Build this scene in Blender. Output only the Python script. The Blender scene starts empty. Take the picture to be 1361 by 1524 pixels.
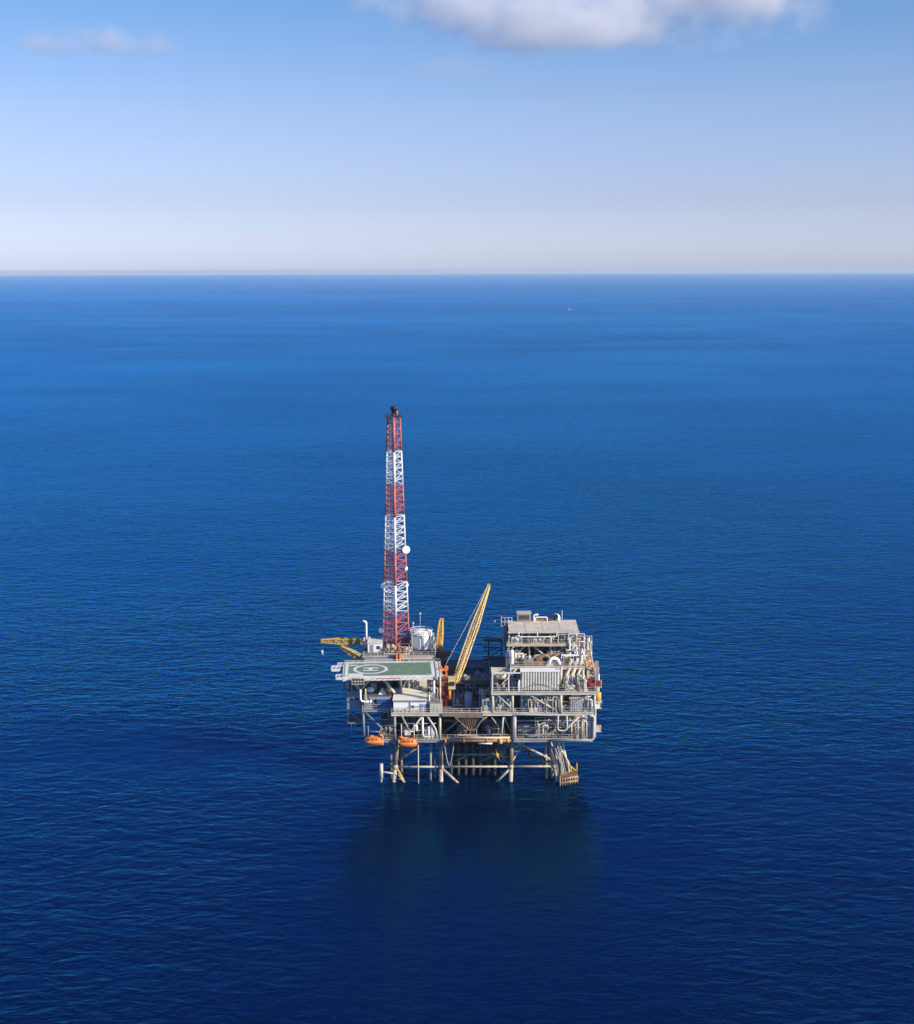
import bpy, bmesh, math, random
from mathutils import Vector, Matrix
scene = bpy.context.scene
COL = scene.collection
rad = math.radians

# ------------------------------------------------------------------ camera
CAM_D, CAM_H, FPX, PITCH, ROLL = 331.0, 121.0, 2150.0, rad(9.52), rad(0.17)
cam = bpy.data.objects.new('camera', bpy.data.cameras.new('camera'))
COL.objects.link(cam)
cam.data.sensor_fit = 'VERTICAL'
cam.data.sensor_height = 24.0
cam.data.lens = 24.0 * FPX / 1524.0
cam.data.clip_start = 1.0
cam.data.clip_end = 400000.0
CAM_ROT = Matrix.Rotation(math.pi/2 - PITCH, 4, 'X') @ Matrix.Rotation(-ROLL, 4, 'Z')
cam.matrix_world = Matrix.Translation((0, -CAM_D, CAM_H)) @ CAM_ROT
scene.camera = cam

def ray(px, py):
    d = Vector(((px - 680.5) / FPX, (762.0 - py) / FPX, -1.0))
    return CAM_ROT.to_3x3() @ d
def at(px, py, Y):
    """surveying helper: the place on the vertical plane y=Y sighted at a photo pixel"""
    d = ray(px, py); t = (Y + CAM_D) / d.y
    return Vector((d.x * t, Y, CAM_H + d.z * t))
def atz(px, py, Z):
    d = ray(px, py); t = (Z - CAM_H) / d.z
    return Vector((d.x * t, -CAM_D + d.y * t, Z))

# ------------------------------------------------------------------ light
SUN_EL, SUN_AZ = rad(27.0), rad(119.0)      # azimuth clockwise from +Y
world = bpy.data.worlds.new('World'); scene.world = world
world.use_nodes = True
nt = world.node_tree; nt.nodes.clear()
sky = nt.nodes.new('ShaderNodeTexSky'); sky.sky_type = 'NISHITA'
sky.sun_disc = False; sky.sun_elevation = SUN_EL; sky.sun_rotation = SUN_AZ
sky.altitude = 100; sky.air_density = 1.0; sky.dust_density = 0.6; sky.ozone_density = 3.0
bg = nt.nodes.new('ShaderNodeBackground'); bg.inputs['Strength'].default_value = 0.080
out = nt.nodes.new('ShaderNodeOutputWorld')
# tint put on the sky: low part lavender, high part blue for sea reflections
geo = nt.nodes.new('ShaderNodeTexCoord'); sep = nt.nodes.new('ShaderNodeSeparateXYZ')
nt.links.new(geo.outputs['Generated'], sep.inputs[0])
tint = nt.nodes.new('ShaderNodeValToRGB')
SKY_TINT = [(0.0, (0.52, 0.58, 0.95)), (0.045, (0.43, 0.42, 0.63)), (0.105, (0.43, 0.425, 0.56)), (0.17, (0.32, 0.405, 0.535)), (0.34, (0.09, 0.37, 0.86)), (0.7, (0.05, 0.235, 0.60))]
cr = tint.color_ramp
while len(cr.elements) < len(SKY_TINT): cr.elements.new(0.5)
for e, (p_, c_) in zip(cr.elements, SKY_TINT): e.position = p_; e.color = (*c_, 1)
nt.links.new(sep.outputs['Z'], tint.inputs[0])
mx = nt.nodes.new('ShaderNodeVectorMath'); mx.operation = 'MULTIPLY'
nt.links.new(sky.outputs[0], mx.inputs[0]); nt.links.new(tint.outputs[0], mx.inputs[1])
mx2 = nt.nodes.new('ShaderNodeVectorMath'); mx2.operation = 'SCALE'; mx2.inputs['Scale'].default_value = 2.5
nt.links.new(mx.outputs[0], mx2.inputs[0])
nt.links.new(mx2.outputs[0], bg.inputs[0]); nt.links.new(bg.outputs[0], out.inputs[0])
sun = bpy.data.objects.new('sun', bpy.data.lights.new('sun', 'SUN'))
COL.objects.link(sun)
sun.data.energy = 5.0; sun.data.angle = rad(0.53); sun.data.color = (1.0, 0.86, 0.63)
SUN_DIR = Vector((math.sin(SUN_AZ)*math.cos(SUN_EL), math.cos(SUN_AZ)*math.cos(SUN_EL), math.sin(SUN_EL)))
sun.rotation_euler = SUN_DIR.to_track_quat('Z', 'Y').to_euler()
scene.view_settings.view_transform = 'Standard'; scene.view_settings.look = 'None'
scene.view_settings.gamma = 1.0; scene.view_settings.exposure = 0.42
scene.render.engine = 'CYCLES'
scene.cycles.use_denoising = True
scene.cycles.max_bounces = 12; scene.cycles.diffuse_bounces = 2; scene.cycles.glossy_bounces = 3
scene.cycles.volume_bounces = 1; scene.cycles.transparent_max_bounces = 8

# ------------------------------------------------------------------ node helpers
def new_mat(name):
    m = bpy.data.materials.new(name); m.use_nodes = True
    m.node_tree.nodes.clear()
    return m, m.node_tree
def N(nt, t, **kw):
    n = nt.nodes.new(t)
    for k, v in kw.items():
        if k.startswith('_'): n.inputs[k[1:].replace('_', ' ')].default_value = v
        else: setattr(n, k, v)
    return n
def L(nt, a, b): nt.links.new(a, b)

# ------------------------------------------------------------------ sea
def sea_material():
    m, nt = new_mat('sea_water')
    o = N(nt, 'ShaderNodeOutputMaterial'); df = N(nt, 'ShaderNodeBsdfDiffuse'); gl = N(nt, 'ShaderNodeBsdfGlossy')
    mxs = N(nt, 'ShaderNodeMixShader'); fr = N(nt, 'ShaderNodeFresnel')
    df.inputs['Color'].default_value = (0.0, 0.0068, 0.034, 1)
    gl.inputs['Color'].default_value = (0.065, 0.55, 0.97, 1); gl.inputs['Roughness'].default_value = 0.18
    fr.inputs['IOR'].default_value = 1.333
    L(nt, fr.outputs[0], mxs.inputs[0]); L(nt, df.outputs[0], mxs.inputs[1]); L(nt, gl.outputs[0], mxs.inputs[2])
    L(nt, mxs.outputs[0], o.inputs[0])
    tc = N(nt, 'ShaderNodeTexCoord')
    def noise(sx, sy, rot, detail, rough, dist=0.0, lac=2.0):
        mp = N(nt, 'ShaderNodeMapping'); mp.inputs['Rotation'].default_value = (0, 0, rad(rot))
        mp.inputs['Scale'].default_value = (sx, sy, 1)
        L(nt, tc.outputs['Object'], mp.inputs[0])
        n = N(nt, 'ShaderNodeTexNoise', noise_dimensions='2D')
        n.inputs['Scale'].default_value = 1.0; n.inputs['Detail'].default_value = detail
        n.inputs['Roughness'].default_value = rough; n.inputs['Distortion'].default_value = dist
        L(nt, mp.outputs[0], n.inputs['Vector']); return n.outputs[0]
    def mul(a, k):
        n = N(nt, 'ShaderNodeMath', operation='MULTIPLY'); L(nt, a, n.inputs[0])
        if isinstance(k, (int, float)): n.inputs[1].default_value = k
        else: L(nt, k, n.inputs[1])
        return n.outputs[0]
    def add(a, b):
        n = N(nt, 'ShaderNodeMath', operation='ADD'); L(nt, a, n.inputs[0]); L(nt, b, n.inputs[1]); return n.outputs[0]
    def ramp(a, lo, hi, o0, o1):
        n = N(nt, 'ShaderNodeMapRange'); L(nt, a, n.inputs[0])
        for i, v in zip((1, 2, 3, 4), (lo, hi, o0, o1)): n.inputs[i].default_value = v
        return n.outputs[0]
    swell = noise(0.026, 0.050, 14, 2, 0.5)
    chop = noise(0.15, 0.30, 10, 3, 0.55, 0.4)
    chop2 = noise(0.36, 0.66, -16, 3, 0.55, 0.3)
    rip = noise(0.75, 1.3, 12, 2, 0.5)
    gust = mul(ramp(noise(0.0035, 0.006, 15, 3, 0.5), 0.35, 0.65, 0.7, 1.2), ramp(noise(0.00025, 0.0011, 3, 3, 0.55), 0.36, 0.64, 0.70, 1.15))
    h = add(add(mul(swell, 1.3), mul(chop, 1.35)), add(mul(chop2, 0.55), mul(rip, 0.07)))
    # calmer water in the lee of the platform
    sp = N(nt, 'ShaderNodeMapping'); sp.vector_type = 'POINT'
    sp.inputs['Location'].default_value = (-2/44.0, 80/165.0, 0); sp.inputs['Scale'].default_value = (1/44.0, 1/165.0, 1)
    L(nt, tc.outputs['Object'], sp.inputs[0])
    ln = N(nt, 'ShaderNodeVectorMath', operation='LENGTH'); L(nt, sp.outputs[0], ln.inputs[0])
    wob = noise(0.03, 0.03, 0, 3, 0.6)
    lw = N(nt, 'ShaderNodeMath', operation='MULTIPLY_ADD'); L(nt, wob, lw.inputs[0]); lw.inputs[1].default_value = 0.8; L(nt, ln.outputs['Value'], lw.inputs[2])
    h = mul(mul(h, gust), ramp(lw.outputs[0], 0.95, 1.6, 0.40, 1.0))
    s2 = N(nt, 'ShaderNodeMapping'); s2.inputs['Location'].default_value = (75/62.0, -22/26.0, 0); s2.inputs['Scale'].default_value = (1/62.0, 1/26.0, 1)  # second calm ellipse, shaped to deepen the platform's shadow band on the water
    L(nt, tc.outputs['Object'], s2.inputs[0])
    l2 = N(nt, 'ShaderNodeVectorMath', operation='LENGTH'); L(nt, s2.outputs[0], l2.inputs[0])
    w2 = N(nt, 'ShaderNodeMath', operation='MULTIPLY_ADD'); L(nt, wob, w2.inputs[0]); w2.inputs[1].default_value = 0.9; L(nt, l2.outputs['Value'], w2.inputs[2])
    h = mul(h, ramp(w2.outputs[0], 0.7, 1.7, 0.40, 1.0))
    b = N(nt, 'ShaderNodeBump'); b.inputs['Strength'].default_value = 1.0; b.inputs['Distance'].default_value = 0.45
    L(nt, h, b.inputs['Height']); 
    for n_ in (df, gl, fr): L(nt, b.outputs[0], n_.inputs['Normal'])
    return m
def make_sea():
    bm = bmesh.new()
    R = 40000.0
    # rings of quads: fine near the platform, coarse out to the horizon
    n = 160
    radii = [0, 60, 150, 400, 1000, 3000, 8000, 20000, R]
    prev = None
    for r in radii:
        if r == 0:
            c = bm.verts.new((0, 0, 0)); prev = None; cen = c; continue
        ring = [bm.verts.new((r*math.cos(2*math.pi*i/n), -CAM_D*min(1, r/1000.0) + r*math.sin(2*math.pi*i/n), 0)) for i in range(n)]
        for i in range(n):
            j = (i+1) % n
            if prev is None: bm.faces.new((cen, ring[i], ring[j]))
            else: bm.faces.new((prev[i], ring[i], ring[j], prev[j]))
        prev = ring
    me = bpy.data.meshes.new('sea'); bm.to_mesh(me); bm.free()
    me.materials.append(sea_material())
    o = bpy.data.objects.new('sea', me); COL.objects.link(o)
    o['kind'] = 'structure'
    return o
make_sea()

def make_haze():
    bm = bmesh.new()
    x, y0, y1, z0, z1 = 45000, -42000, 42000, -1.0, 124.0
    v = [bm.verts.new(p) for p in ((-x,y0,z0),(x,y0,z0),(x,y1,z0),(-x,y1,z0),(-x,y0,z1),(x,y0,z1),(x,y1,z1),(-x,y1,z1))]
    for f in ((0,3,2,1),(4,5,6,7),(0,1,5,4),(1,2,6,5),(2,3,7,6),(3,0,4,7)): bm.faces.new([v[i] for i in f])
    me = bpy.data.meshes.new('haze'); bm.to_mesh(me); bm.free()
    m, nt = new_mat('haze_air')
    o = N(nt, 'ShaderNodeOutputMaterial'); p = N(nt, 'ShaderNodeVolumePrincipled')
    p.inputs['Color'].default_value = (0.74, 0.90, 0.95, 1); p.inputs['Density'].default_value = 3.2e-5
    p.inputs['Anisotropy'].default_value = 0.1
    L(nt, p.outputs[0], o.inputs['Volume']); me.materials.append(m)
    ob = bpy.data.objects.new('haze', me); COL.objects.link(ob); ob['kind'] = 'stuff'
make_haze()

# ================================================================== paints
def paint(name, base, rust=0.25, rough=0.55, metal=0.0, var=0.22, rust_col=(0.17, 0.07, 0.025), scale=1.0, streak=True):
    """weathered paint: patchy tone, rust blooms and runs in object space"""
    m, nt = new_mat(name)
    o = N(nt, 'ShaderNodeOutputMaterial'); p = N(nt, 'ShaderNodeBsdfPrincipled'); L(nt, p.outputs[0], o.inputs[0])
    tc = N(nt, 'ShaderNodeTexCoord'); geo = N(nt, 'ShaderNodeObjectInfo')
    def noise(sc, detail=4, rough_=0.6, off=0):
        mp = N(nt, 'ShaderNodeMapping'); mp.inputs['Scale'].default_value = sc; mp.inputs['Location'].default_value = (off, off*1.7, off*0.3)
        L(nt, tc.outputs['Object'], mp.inputs[0])
        n = N(nt, 'ShaderNodeTexNoise'); n.inputs['Scale'].default_value = 1.0
        n.inputs['Detail'].default_value = detail; n.inputs['Roughness'].default_value = rough_
        L(nt, mp.outputs[0], n.inputs['Vector']); return n.outputs[0]
    def mapr(a, lo, hi, a0, a1):
        n = N(nt, 'ShaderNodeMapRange'); L(nt, a, n.inputs[0])
        for i, v in zip((1, 2, 3, 4), (lo, hi, a0, a1)): n.inputs[i].default_value = v
        return n.outputs[0]
    tone = mapr(noise((0.5*scale, 0.5*scale, 0.5*scale), 5), 0.3, 0.7, 1-var, 1+var*0.6)
    sc_ = N(nt, 'ShaderNodeVectorMath', operation='SCALE'); sc_.inputs[0].default_value = base
    L(nt, tone, sc_.inputs['Scale'])
    bloom = noise((1.1*scale, 1.1*scale, (0.35 if streak else 1.1)*scale), 6, 0.65, 7.3)
    lo = 0.74 - 0.34*rust
    f = mapr(bloom, lo, lo+0.10, 0.0, 0.85 if rust > 0 else 0.0)
    mix = N(nt, 'ShaderNodeMix', data_type='RGBA'); L(nt, f, mix.inputs['Factor'])
    L(nt, sc_.outputs[0], mix.inputs['A']); mix.inputs['B'].default_value = (*rust_col, 1)
    L(nt, mix.outputs['Result'], p.inputs['Base Color'])
    rr = mapr(bloom, lo, lo+0.1, rough, min(0.95, rough+0.3)); L(nt, rr, p.inputs['Roughness'])
    p.inputs['Metallic'].default_value = metal
    return m
M = dict(
    grey=paint('weathered_grey_paint', (0.28, 0.275, 0.26), 0.36),
    light=paint('pale_grey_paint', (0.53, 0.485, 0.40), 0.36),
    cream=paint('cream_paint', (0.58, 0.51, 0.37), 0.38),
    beige=paint('beige_paint', (0.52, 0.43, 0.30), 0.45),
    rusty_beige=paint('rust_stained_beige', (0.36, 0.26, 0.145), 0.62),
    white=paint('white_paint', (0.84, 0.83, 0.80), 0.06, var=0.10),
    dirty_white=paint('stained_white_paint', (0.72, 0.69, 0.63), 0.34),
    yellow=paint('yellow_paint', (0.60, 0.37, 0.07), 0.36),
    pale_yellow=paint('faded_yellow_paint', (0.64, 0.46, 0.15), 0.32),
    orange=paint('orange_paint', (0.72, 0.20, 0.03), 0.15),
    red=paint('red_oxide_paint', (0.46, 0.10, 0.045), 0.2),
    crimson=paint('crimson_paint', (0.25, 0.025, 0.035), 0.15),
    tower_red=paint('tower_red_paint', (0.50, 0.125, 0.085), 0.14, var=0.3),
    tower_white=paint('tower_white_paint', (0.76, 0.73, 0.69), 0.12),
    lifeboat=paint('lifeboat_orange', (0.72, 0.19, 0.035), 0.45, 0.5, var=0.35, rust_col=(0.34, 0.06, 0.03), scale=1.6),
    green=paint('deck_green', (0.15, 0.24, 0.14), 0.2, 0.8, var=0.3, rust_col=(0.20, 0.20, 0.17), streak=False),
    mark=paint('marking_white', (0.74, 0.72, 0.66), 0.15, 0.7, rust_col=(0.4, 0.38, 0.33), streak=False),
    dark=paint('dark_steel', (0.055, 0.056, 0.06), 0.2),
    plate=paint('deck_plate_grey', (0.11, 0.105, 0.10), 0.42, 0.8, streak=False),
    brown=paint('rusty_brown_steel', (0.26, 0.15, 0.07), 0.55),
    sunlit_pale=paint('sunlit_pale_steel', (0.47, 0.41, 0.31), 0.58),
    leg=paint('jacket_steel', (0.22, 0.175, 0.13), 0.6),
    blue=paint('blue_container_paint', (0.03, 0.10, 0.30), 0.15),
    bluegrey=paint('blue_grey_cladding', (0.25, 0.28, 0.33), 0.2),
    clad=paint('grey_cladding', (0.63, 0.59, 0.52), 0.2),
    galv=paint('galvanised_steel', (0.45, 0.46, 0.47), 0.18, 0.45, 0.3),
    shade_navy=paint('shade_navy_paint', (0.022, 0.024, 0.032), 0.15),
    black=paint('soot_black', (0.015, 0.014, 0.014), 0.0),
    glass=paint('dark_glazing', (0.03, 0.05, 0.08), 0.0, 0.12),
    roof=paint('roof_sheet', (0.60, 0.535, 0.43), 0.36, 0.7, streak=False),
    rubber=paint('black_hose_rubber', (0.30, 0.30, 0.29), 0.1),
    sea_green=paint('pale_green_paint', (0.42, 0.50, 0.40), 0.2),
)

# ================================================================== mesh kit
def V3(*a): return Vector(a)
class MB:
    def __init__(s): s.v = []; s.f = []; s.mi = []; s.cur = 0
    def face(s, idx): s.f.append(tuple(idx)); s.mi.append(s.cur)
    def quadbox(s, pts):
        b = len(s.v); s.v += [Vector(p) for p in pts]
        for f in ((0,3,2,1),(4,5,6,7),(0,1,5,4),(1,2,6,5),(2,3,7,6),(3,0,4,7)): s.face([b+i for i in f])
        return s
    def box(s, x0, x1, y0, y1, z0, z1):
        return s.quadbox(((x0,y0,z0),(x1,y0,z0),(x1,y1,z0),(x0,y1,z0),(x0,y0,z1),(x1,y0,z1),(x1,y1,z1),(x0,y1,z1)))
    def obox(s, c, size, rot):
        h = Vector(size)/2
        return s.quadbox([Vector(c) + rot @ Vector((sx*h.x, sy*h.y, sz*h.z)) for sz in (-1,1) for sx, sy in ((-1,-1),(1,-1),(1,1),(-1,1))])
    def beam(s, p, q, w, h=None):
        p, q = Vector(p), Vector(q); h = h or w; d = q-p
        z = d.normalized(); up = V3(0,0,1) if abs(z.z) < 0.95 else V3(0,1,0)
        x = z.cross(up).normalized(); y = x.cross(z).normalized()
        c = [x*(-w/2)+y*(-h/2), x*(w/2)+y*(-h/2), x*(w/2)+y*(h/2), x*(-w/2)+y*(h/2)]
        return s.quadbox([p+k for k in c]+[q+k for k in c])
    def tube(s, pts, r, n=8, cap=True):
        pts = [Vector(p) for p in pts]; m = len(pts)
        rs = r if isinstance(r, (list, tuple)) else [r]*m
        t0 = (pts[1]-pts[0]).normalized()
        nx = t0.cross(V3(0,0,1) if abs(t0.z) < 0.9 else V3(1,0,0)).normalized()
        rings = []
        for i, p in enumerate(pts):
            t = (pts[min(i+1,m-1)] - pts[max(i-1,0)]).normalized()
            nx = (nx - t*nx.dot(t)).normalized(); ny = t.cross(nx)
            b = len(s.v); s.v += [p + nx*(rs[i]*math.cos(2*math.pi*k/n)) + ny*(rs[i]*math.sin(2*math.pi*k/n)) for k in range(n)]
            rings.append(b)
        for a, b in zip(rings, rings[1:]):
            for k in range(n): s.face((a+k, a+(k+1)%n, b+(k+1)%n, b+k))
        if cap:
            s.face([rings[0]+k for k in range(n)][::-1]); s.face([rings[-1]+k for k in range(n)])
        return s
    def bend(s, pts, r, n=8, rad_=None):
        """pipe run with rounded elbows"""
        pts = [Vector(p) for p in pts]; o = [pts[0]]; R = rad_ or 2.2*r
        for a, b, c in zip(pts, pts[1:], pts[2:]):
            u = (a-b); v = (c-b); k = min(R, u.length*0.45, v.length*0.45); u.normalize(); v.normalize()
            for t in (0.0, 0.25, 0.5, 0.75, 1.0):
                o.append(b + u*k*(1-t)**2 + v*k*t**2)
        o.append(pts[-1]); return s.tube(o, r, n)
    def lathe(s, c, prof, n=16, axis='Z'):
        c = Vector(c); rings = []
        for r, z in prof:
            b = len(s.v); rings.append(b)
            for k in range(n):
                a = 2*math.pi*k/n; x, y = r*math.cos(a), r*math.sin(a)
                s.v.append(c + (V3(x,y,z) if axis == 'Z' else V3(z,x,y) if axis == 'X' else V3(y,z,x)))
        for a, b in zip(rings, rings[1:]):
            for k in range(n): s.face((a+k, a+(k+1)%n, b+(k+1)%n, b+k))
        s.face([rings[0]+k for k in range(n)][::-1]); s.face([rings[-1]+k for k in range(n)])
        return s
    def vessel(s, c, r, l, axis='Z', n=14):
        d = r*0.45
        return s.lathe(c, [(r*0.3,0),(r*0.75,d*0.3),(r,d),(r,l-d),(r*0.75,l-d*0.3),(r*0.3,l)], n, axis)
    def corr(s, p, q, z0, z1, pitch=0.45, depth=0.12, th=0.08):
        """corrugated sheet standing between two plan points, thickness behind it"""
        p, q = Vector((p[0],p[1],0)), Vector((q[0],q[1],0)); d = (q-p); ln = d.length; d.normalize(); nrm = V3(d.y,-d.x,0)
        prof = []; x = 0.0
        while x < ln:
            for fx, fy in ((0,0),(0.3,0),(0.5,1),(0.8,1)):
                if x+fx*pitch <= ln: prof.append((x+fx*pitch, fy*depth))
            x += pitch
        prof.append((ln, 0))
        b = len(s.v)
        for x, y in prof:
            for off in (y, -th):
                w = p + d*x + nrm*off; s.v += [V3(w.x,w.y,z0), V3(w.x,w.y,z1)]
        for i in range(len(prof)-1):
            a = b+4*i; c = a+4
            s.face((a, c, c+1, a+1)); s.face((a+3, c+3, c+2, a+2)); s.face((a+1, c+1, c+3, a+3)); s.face((a, a+2, c+2, c))
        a = b; s.face((a, a+1, a+3, a+2)); a = b+4*(len(prof)-1); s.face((a, a+2, a+3, a+1))
        return s
    def railing(s, pts, h=1.1, r=0.045, closed=False, step=1.8):
        pts = [Vector(p) for p in pts]
        if closed: pts.append(pts[0])
        for a, b in zip(pts, pts[1:]):
            ln = (b-a).length; k = max(1, round(ln/step))
            for i in range(k+1):
                p = a.lerp(b, i/k); s.tube([p, p+V3(0,0,h)], r, 4, True)
            for f in (0.5, 1.0): s.tube([a+V3(0,0,h*f), b+V3(0,0,h*f)], r, 4, True)
            s.beam(a+V3(0,0,0.09), b+V3(0,0,0.09), 0.03, 0.16)
        return s
    def truss(s, p, q, w0, w1, n, rc, rd, wm=None, up=None):
        """four chord lattice from p to q, half width w0 -> (wm at a third) -> w1"""
        p, q = Vector(p), Vector(q); z = (q-p).normalized(); u = Vector(up or (0,0,1))
        x = z.cross(u).normalized(); y = x.cross(z).normalized(); wm = wm or w0
        def w(t): return w0+(wm-w0)*min(1, t/0.2) if t < 0.2 else wm+(w1-wm)*max(0, (t-0.6)/0.4)
        st = [[p.lerp(q, i/n) + (x*sx + y*sy)*w(i/n) for sx, sy in ((-1,-1),(1,-1),(1,1),(-1,1))] for i in range(n+1)]
        for k in range(4): s.tube([g[k] for g in st], rc, 6)
        for i in range(n):
            for k in range(4):
                j = (k+1) % 4
                a, b = (k, j) if (i+k) % 2 else (j, k)
                s.tube([st[i][a], st[i+1][b]], rd, 4)
                s.tube([st[i][k], st[i][j]], rd, 4)
        return s
    def build(s, name, mat, parent=None, smooth=False, mats=None):
        off = Vector((0,0,0))
        p = parent
        while p is not None: off += p.location; p = p.parent
        me = bpy.data.meshes.new(name)
        me.from_pydata([tuple(v-off) for v in s.v], [], s.f)
        for m_ in (mats or [mat]): me.materials.append(M[m_] if isinstance(m_, str) else m_)
        if mats: me.polygons.foreach_set('material_index', s.mi)
        if smooth: me.polygons.foreach_set('use_smooth', [True]*len(me.polygons)); 
        me.update()
        o = bpy.data.objects.new(name, me); COL.objects.link(o)
        if parent: o.parent = parent
        return o
def thing(name, label, cat, loc=(0,0,0), group=None):
    o = bpy.data.objects.new(name, None); COL.objects.link(o); o.location = loc; o.empty_display_size = 0.5
    o['label'] = label; o['category'] = cat
    if group: o['group'] = group
    return o
def tag(o, label, cat, group=None):
    o['label'] = label; o['category'] = cat
    if group: o['group'] = group
    return o
def part(mb_call, name, mat, parent, smooth=False):
    mb = MB(); mb_call(mb); return mb.build(name, mat, parent, smooth)
def P1(name, mat, parent): # sugar: returns an MB whose .done() builds it
    mb = MB(); mb.done = lambda smooth=False: mb.build(name, mat, parent, smooth); return mb

# ================================================================== jacket in the sea
Z_CEL, Z_MAIN, Z_UP, Z_TOP, Z_MID, Z_HELI, Z_TOWER = 11.0, 17.5, 22.6, 27.6, 21.5, 26.3, 26.5
YF, YB = -2.0, 31.0
LEGX = [(-15.3, -14.3), (-4.0, -4.0), (12.7, 12.9), (24.0, 21.6)]
LEGY = [0.0, 26.0]
jk = thing('platform_jacket', 'steel legs and braces that carry the platform out of the sea', 'jacket', (4, 13, 0))
def legp(i, row, z):
    b, t = LEGX[i]; k = z/10.5; y = LEGY[row] + (0.6 if row == 0 else -0.6)*k
    return V3(b+(t-b)*k, y, z)
for row in (0, 1):
    for i in range(4):
        a = MB(); a.tube([legp(i,row,3.4), legp(i,row,10.3)], 0.50, 12); a.build('leg', 'leg', jk, True)
        a = MB(); a.tube([legp(i,row,-8), legp(i,row,3.4)], 0.50, 12); a.build('leg', 'sunlit_pale', jk, True)  # lower legs get a paler steel, standing for sun below the deck's shadow
    for i in range(3):
        a = MB(); a.tube([legp(i,row,3.6), legp(i+1,row,3.6)], 0.26, 8); a.build('brace', 'sunlit_pale', jk, True)
for i in range(4):
    a = MB(); a.tube([legp(i,0,3.6), legp(i,1,3.6)], 0.3, 8); a.build('brace', 'leg', jk, True)
    a = MB(); a.tube([legp(i,0,9.6), legp(i,1,4.0)], 0.3, 8); a.build('brace', 'leg', jk, True)
def jb(p, q, r, m='leg'):
    a = MB(); a.tube([p, q], r, 8); return a.build('brace', m, jk, True)
jb(legp(0,0,4.6), (-7.2, 0.3, 10.2), 0.3)
jb(legp(0,1,4.2), legp(1,1,10.0), 0.28); jb(legp(2,1,10.0), legp(3,1,4.2), 0.28); jb(legp(1,1,4.2), legp(2,1,10.0), 0.28)
jb(legp(2,0,10.2), legp(3,0,5.0), 0.3, 'sunlit_pale'); jb(legp(2,0,7.8), (19.0, 4.0, 10.2), 0.26, 'sunlit_pale')
jb(legp(1,1,10.0),legp(2,1,4.2),0.26); jb(legp(0,1,10.0),legp(1,1,4.2),0.24); jb((-4.0,13,10.2),(12.8,13,4.0),0.26,'dark'); jb((12.8,13,10.2),(-4.0,13,4.0),0.26,'dark'); jb(legp(2,0,4.4),(18.6,12.0,10.2),0.24,'sunlit_pale'); jb((21.0,6.0,10.2),legp(3,1,4.4),0.22)
jb(legp(2,0,7.2), (17.2, 2.0, 7.2), 0.18)
jb(legp(1,0,3.4), (1.2, -1.0, -1.2), 0.34, 'sunlit_pale'); jb(legp(2,0,3.3), (8.7, 0.0, -0.8), 0.30, 'sunlit_pale')
jb(legp(0,0,4.0), (-12.5, -0.5, -0.6), 0.24, 'yellow'); jb(legp(3,0,3.6), (22.4, 3.0, -1.0), 0.24)
jb((17.2, 3.0, 5.0), legp(3,0,4.2), 0.36, 'leg'); jb((17.4, 3.0, 4.6), (17.4, 10.0, 5.4), 0.3)
a = MB(); a.tube([(-15.2,0,2.0),(-18.2,-0.4,2.6)], 0.22, 8); a.tube([(-18.3,-0.4,4.6),(-18.3,-0.4,0.9)], 0.45, 10); a.tube([(-18.3,-0.4,0.9),(-18.3,-0.4,-0.4)], 0.2, 8); a.build('bumper', 'light', jk, True)
a = MB(); a.tube([(-14.6,-0.6,0.8),(-12.9,-0.8,0.9)], 0.16, 8); a.tube([(-14.4,-0.6,2.2),(-13.0,-0.8,0.2)], 0.14, 8); a.build('anode_bracket', 'sunlit_pale', jk, True)
for i in range(4):
    a = MB(); c = legp(i,0,3.6); a.tube([c+V3(0,0,-0.5), c+V3(0,0,0.5)], 0.60, 12); a.build('joint_can', 'sunlit_pale', jk, True)

for k in range(28):
    x = (-1.6 + 1.75*(k % 7)) + 0.45*(k//7); y = 4.0 + 3.6*(k//7)
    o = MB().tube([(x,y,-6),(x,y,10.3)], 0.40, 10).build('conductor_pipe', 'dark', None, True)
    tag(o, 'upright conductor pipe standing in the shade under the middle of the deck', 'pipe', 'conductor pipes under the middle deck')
gf = thing('conductor_guide', 'level steel guide frame round the conductor pipes above the water', 'frame', (3.5, 6.5, 5.4))
a = MB()
for y in (3.2, 8.2): a.tube([(-3.6,y,5.6),(9.5,y,5.6)], 0.22, 8)
a.build('rail', 'grey', gf, True)
a = MB()
for x in (-2.0, 0.1, 2.2, 4.3, 6.4, 8.4): a.tube([(x,3.2,5.6),(x,8.2,5.6)], 0.16, 6)
a.build('crossbar', 'grey', gf, True)
for p, q, r in (((9.4,3.2,5.6),(12.4,0.6,4.2),.2),((5.5,3.2,3.8),(9.4,3.2,5.6),.16),((-0.5,3.2,4.0),(2.0,3.2,5.2),.14)): MB().tube([p,q],r,8).build('strut','grey',gf,True)

tb = thing('pipe_manifold', 'yellow rusty pipe cluster hanging beside the third front leg', 'manifold', (9.6, 1.6, 5.4))
c = V3(9.4, 1.6, 6.0)
for ang, ln, m_ in ((15, 2.4, 'yellow'), (160, 1.6, 'pale_yellow'), (100, 1.6, 'yellow'), (-10, 2.8, 'yellow'), (-60, 1.8, 'pale_yellow'), (45, 2.7, 'brown')):
    d = V3(math.cos(rad(ang)), 0.25*math.sin(rad(ang*3)), math.sin(rad(ang)))*ln
    MB().tube([c, c+d], 0.17, 8).build('pipe', m_, tb, True)
MB().vessel((9.4,1.6,5.5), 0.42, 1.0).build('valve_body', 'yellow', tb, True)
MB().tube([(9.6,2.0,6.0),(9.9,2.0,10.2)], 0.16, 8).build('pipe', 'brown', tb, True)
MB().tube([(11.6,1.4,4.8),(11.6,1.4,10.2)], 0.16, 8).build('pipe', 'brown', tb, True)
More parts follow.
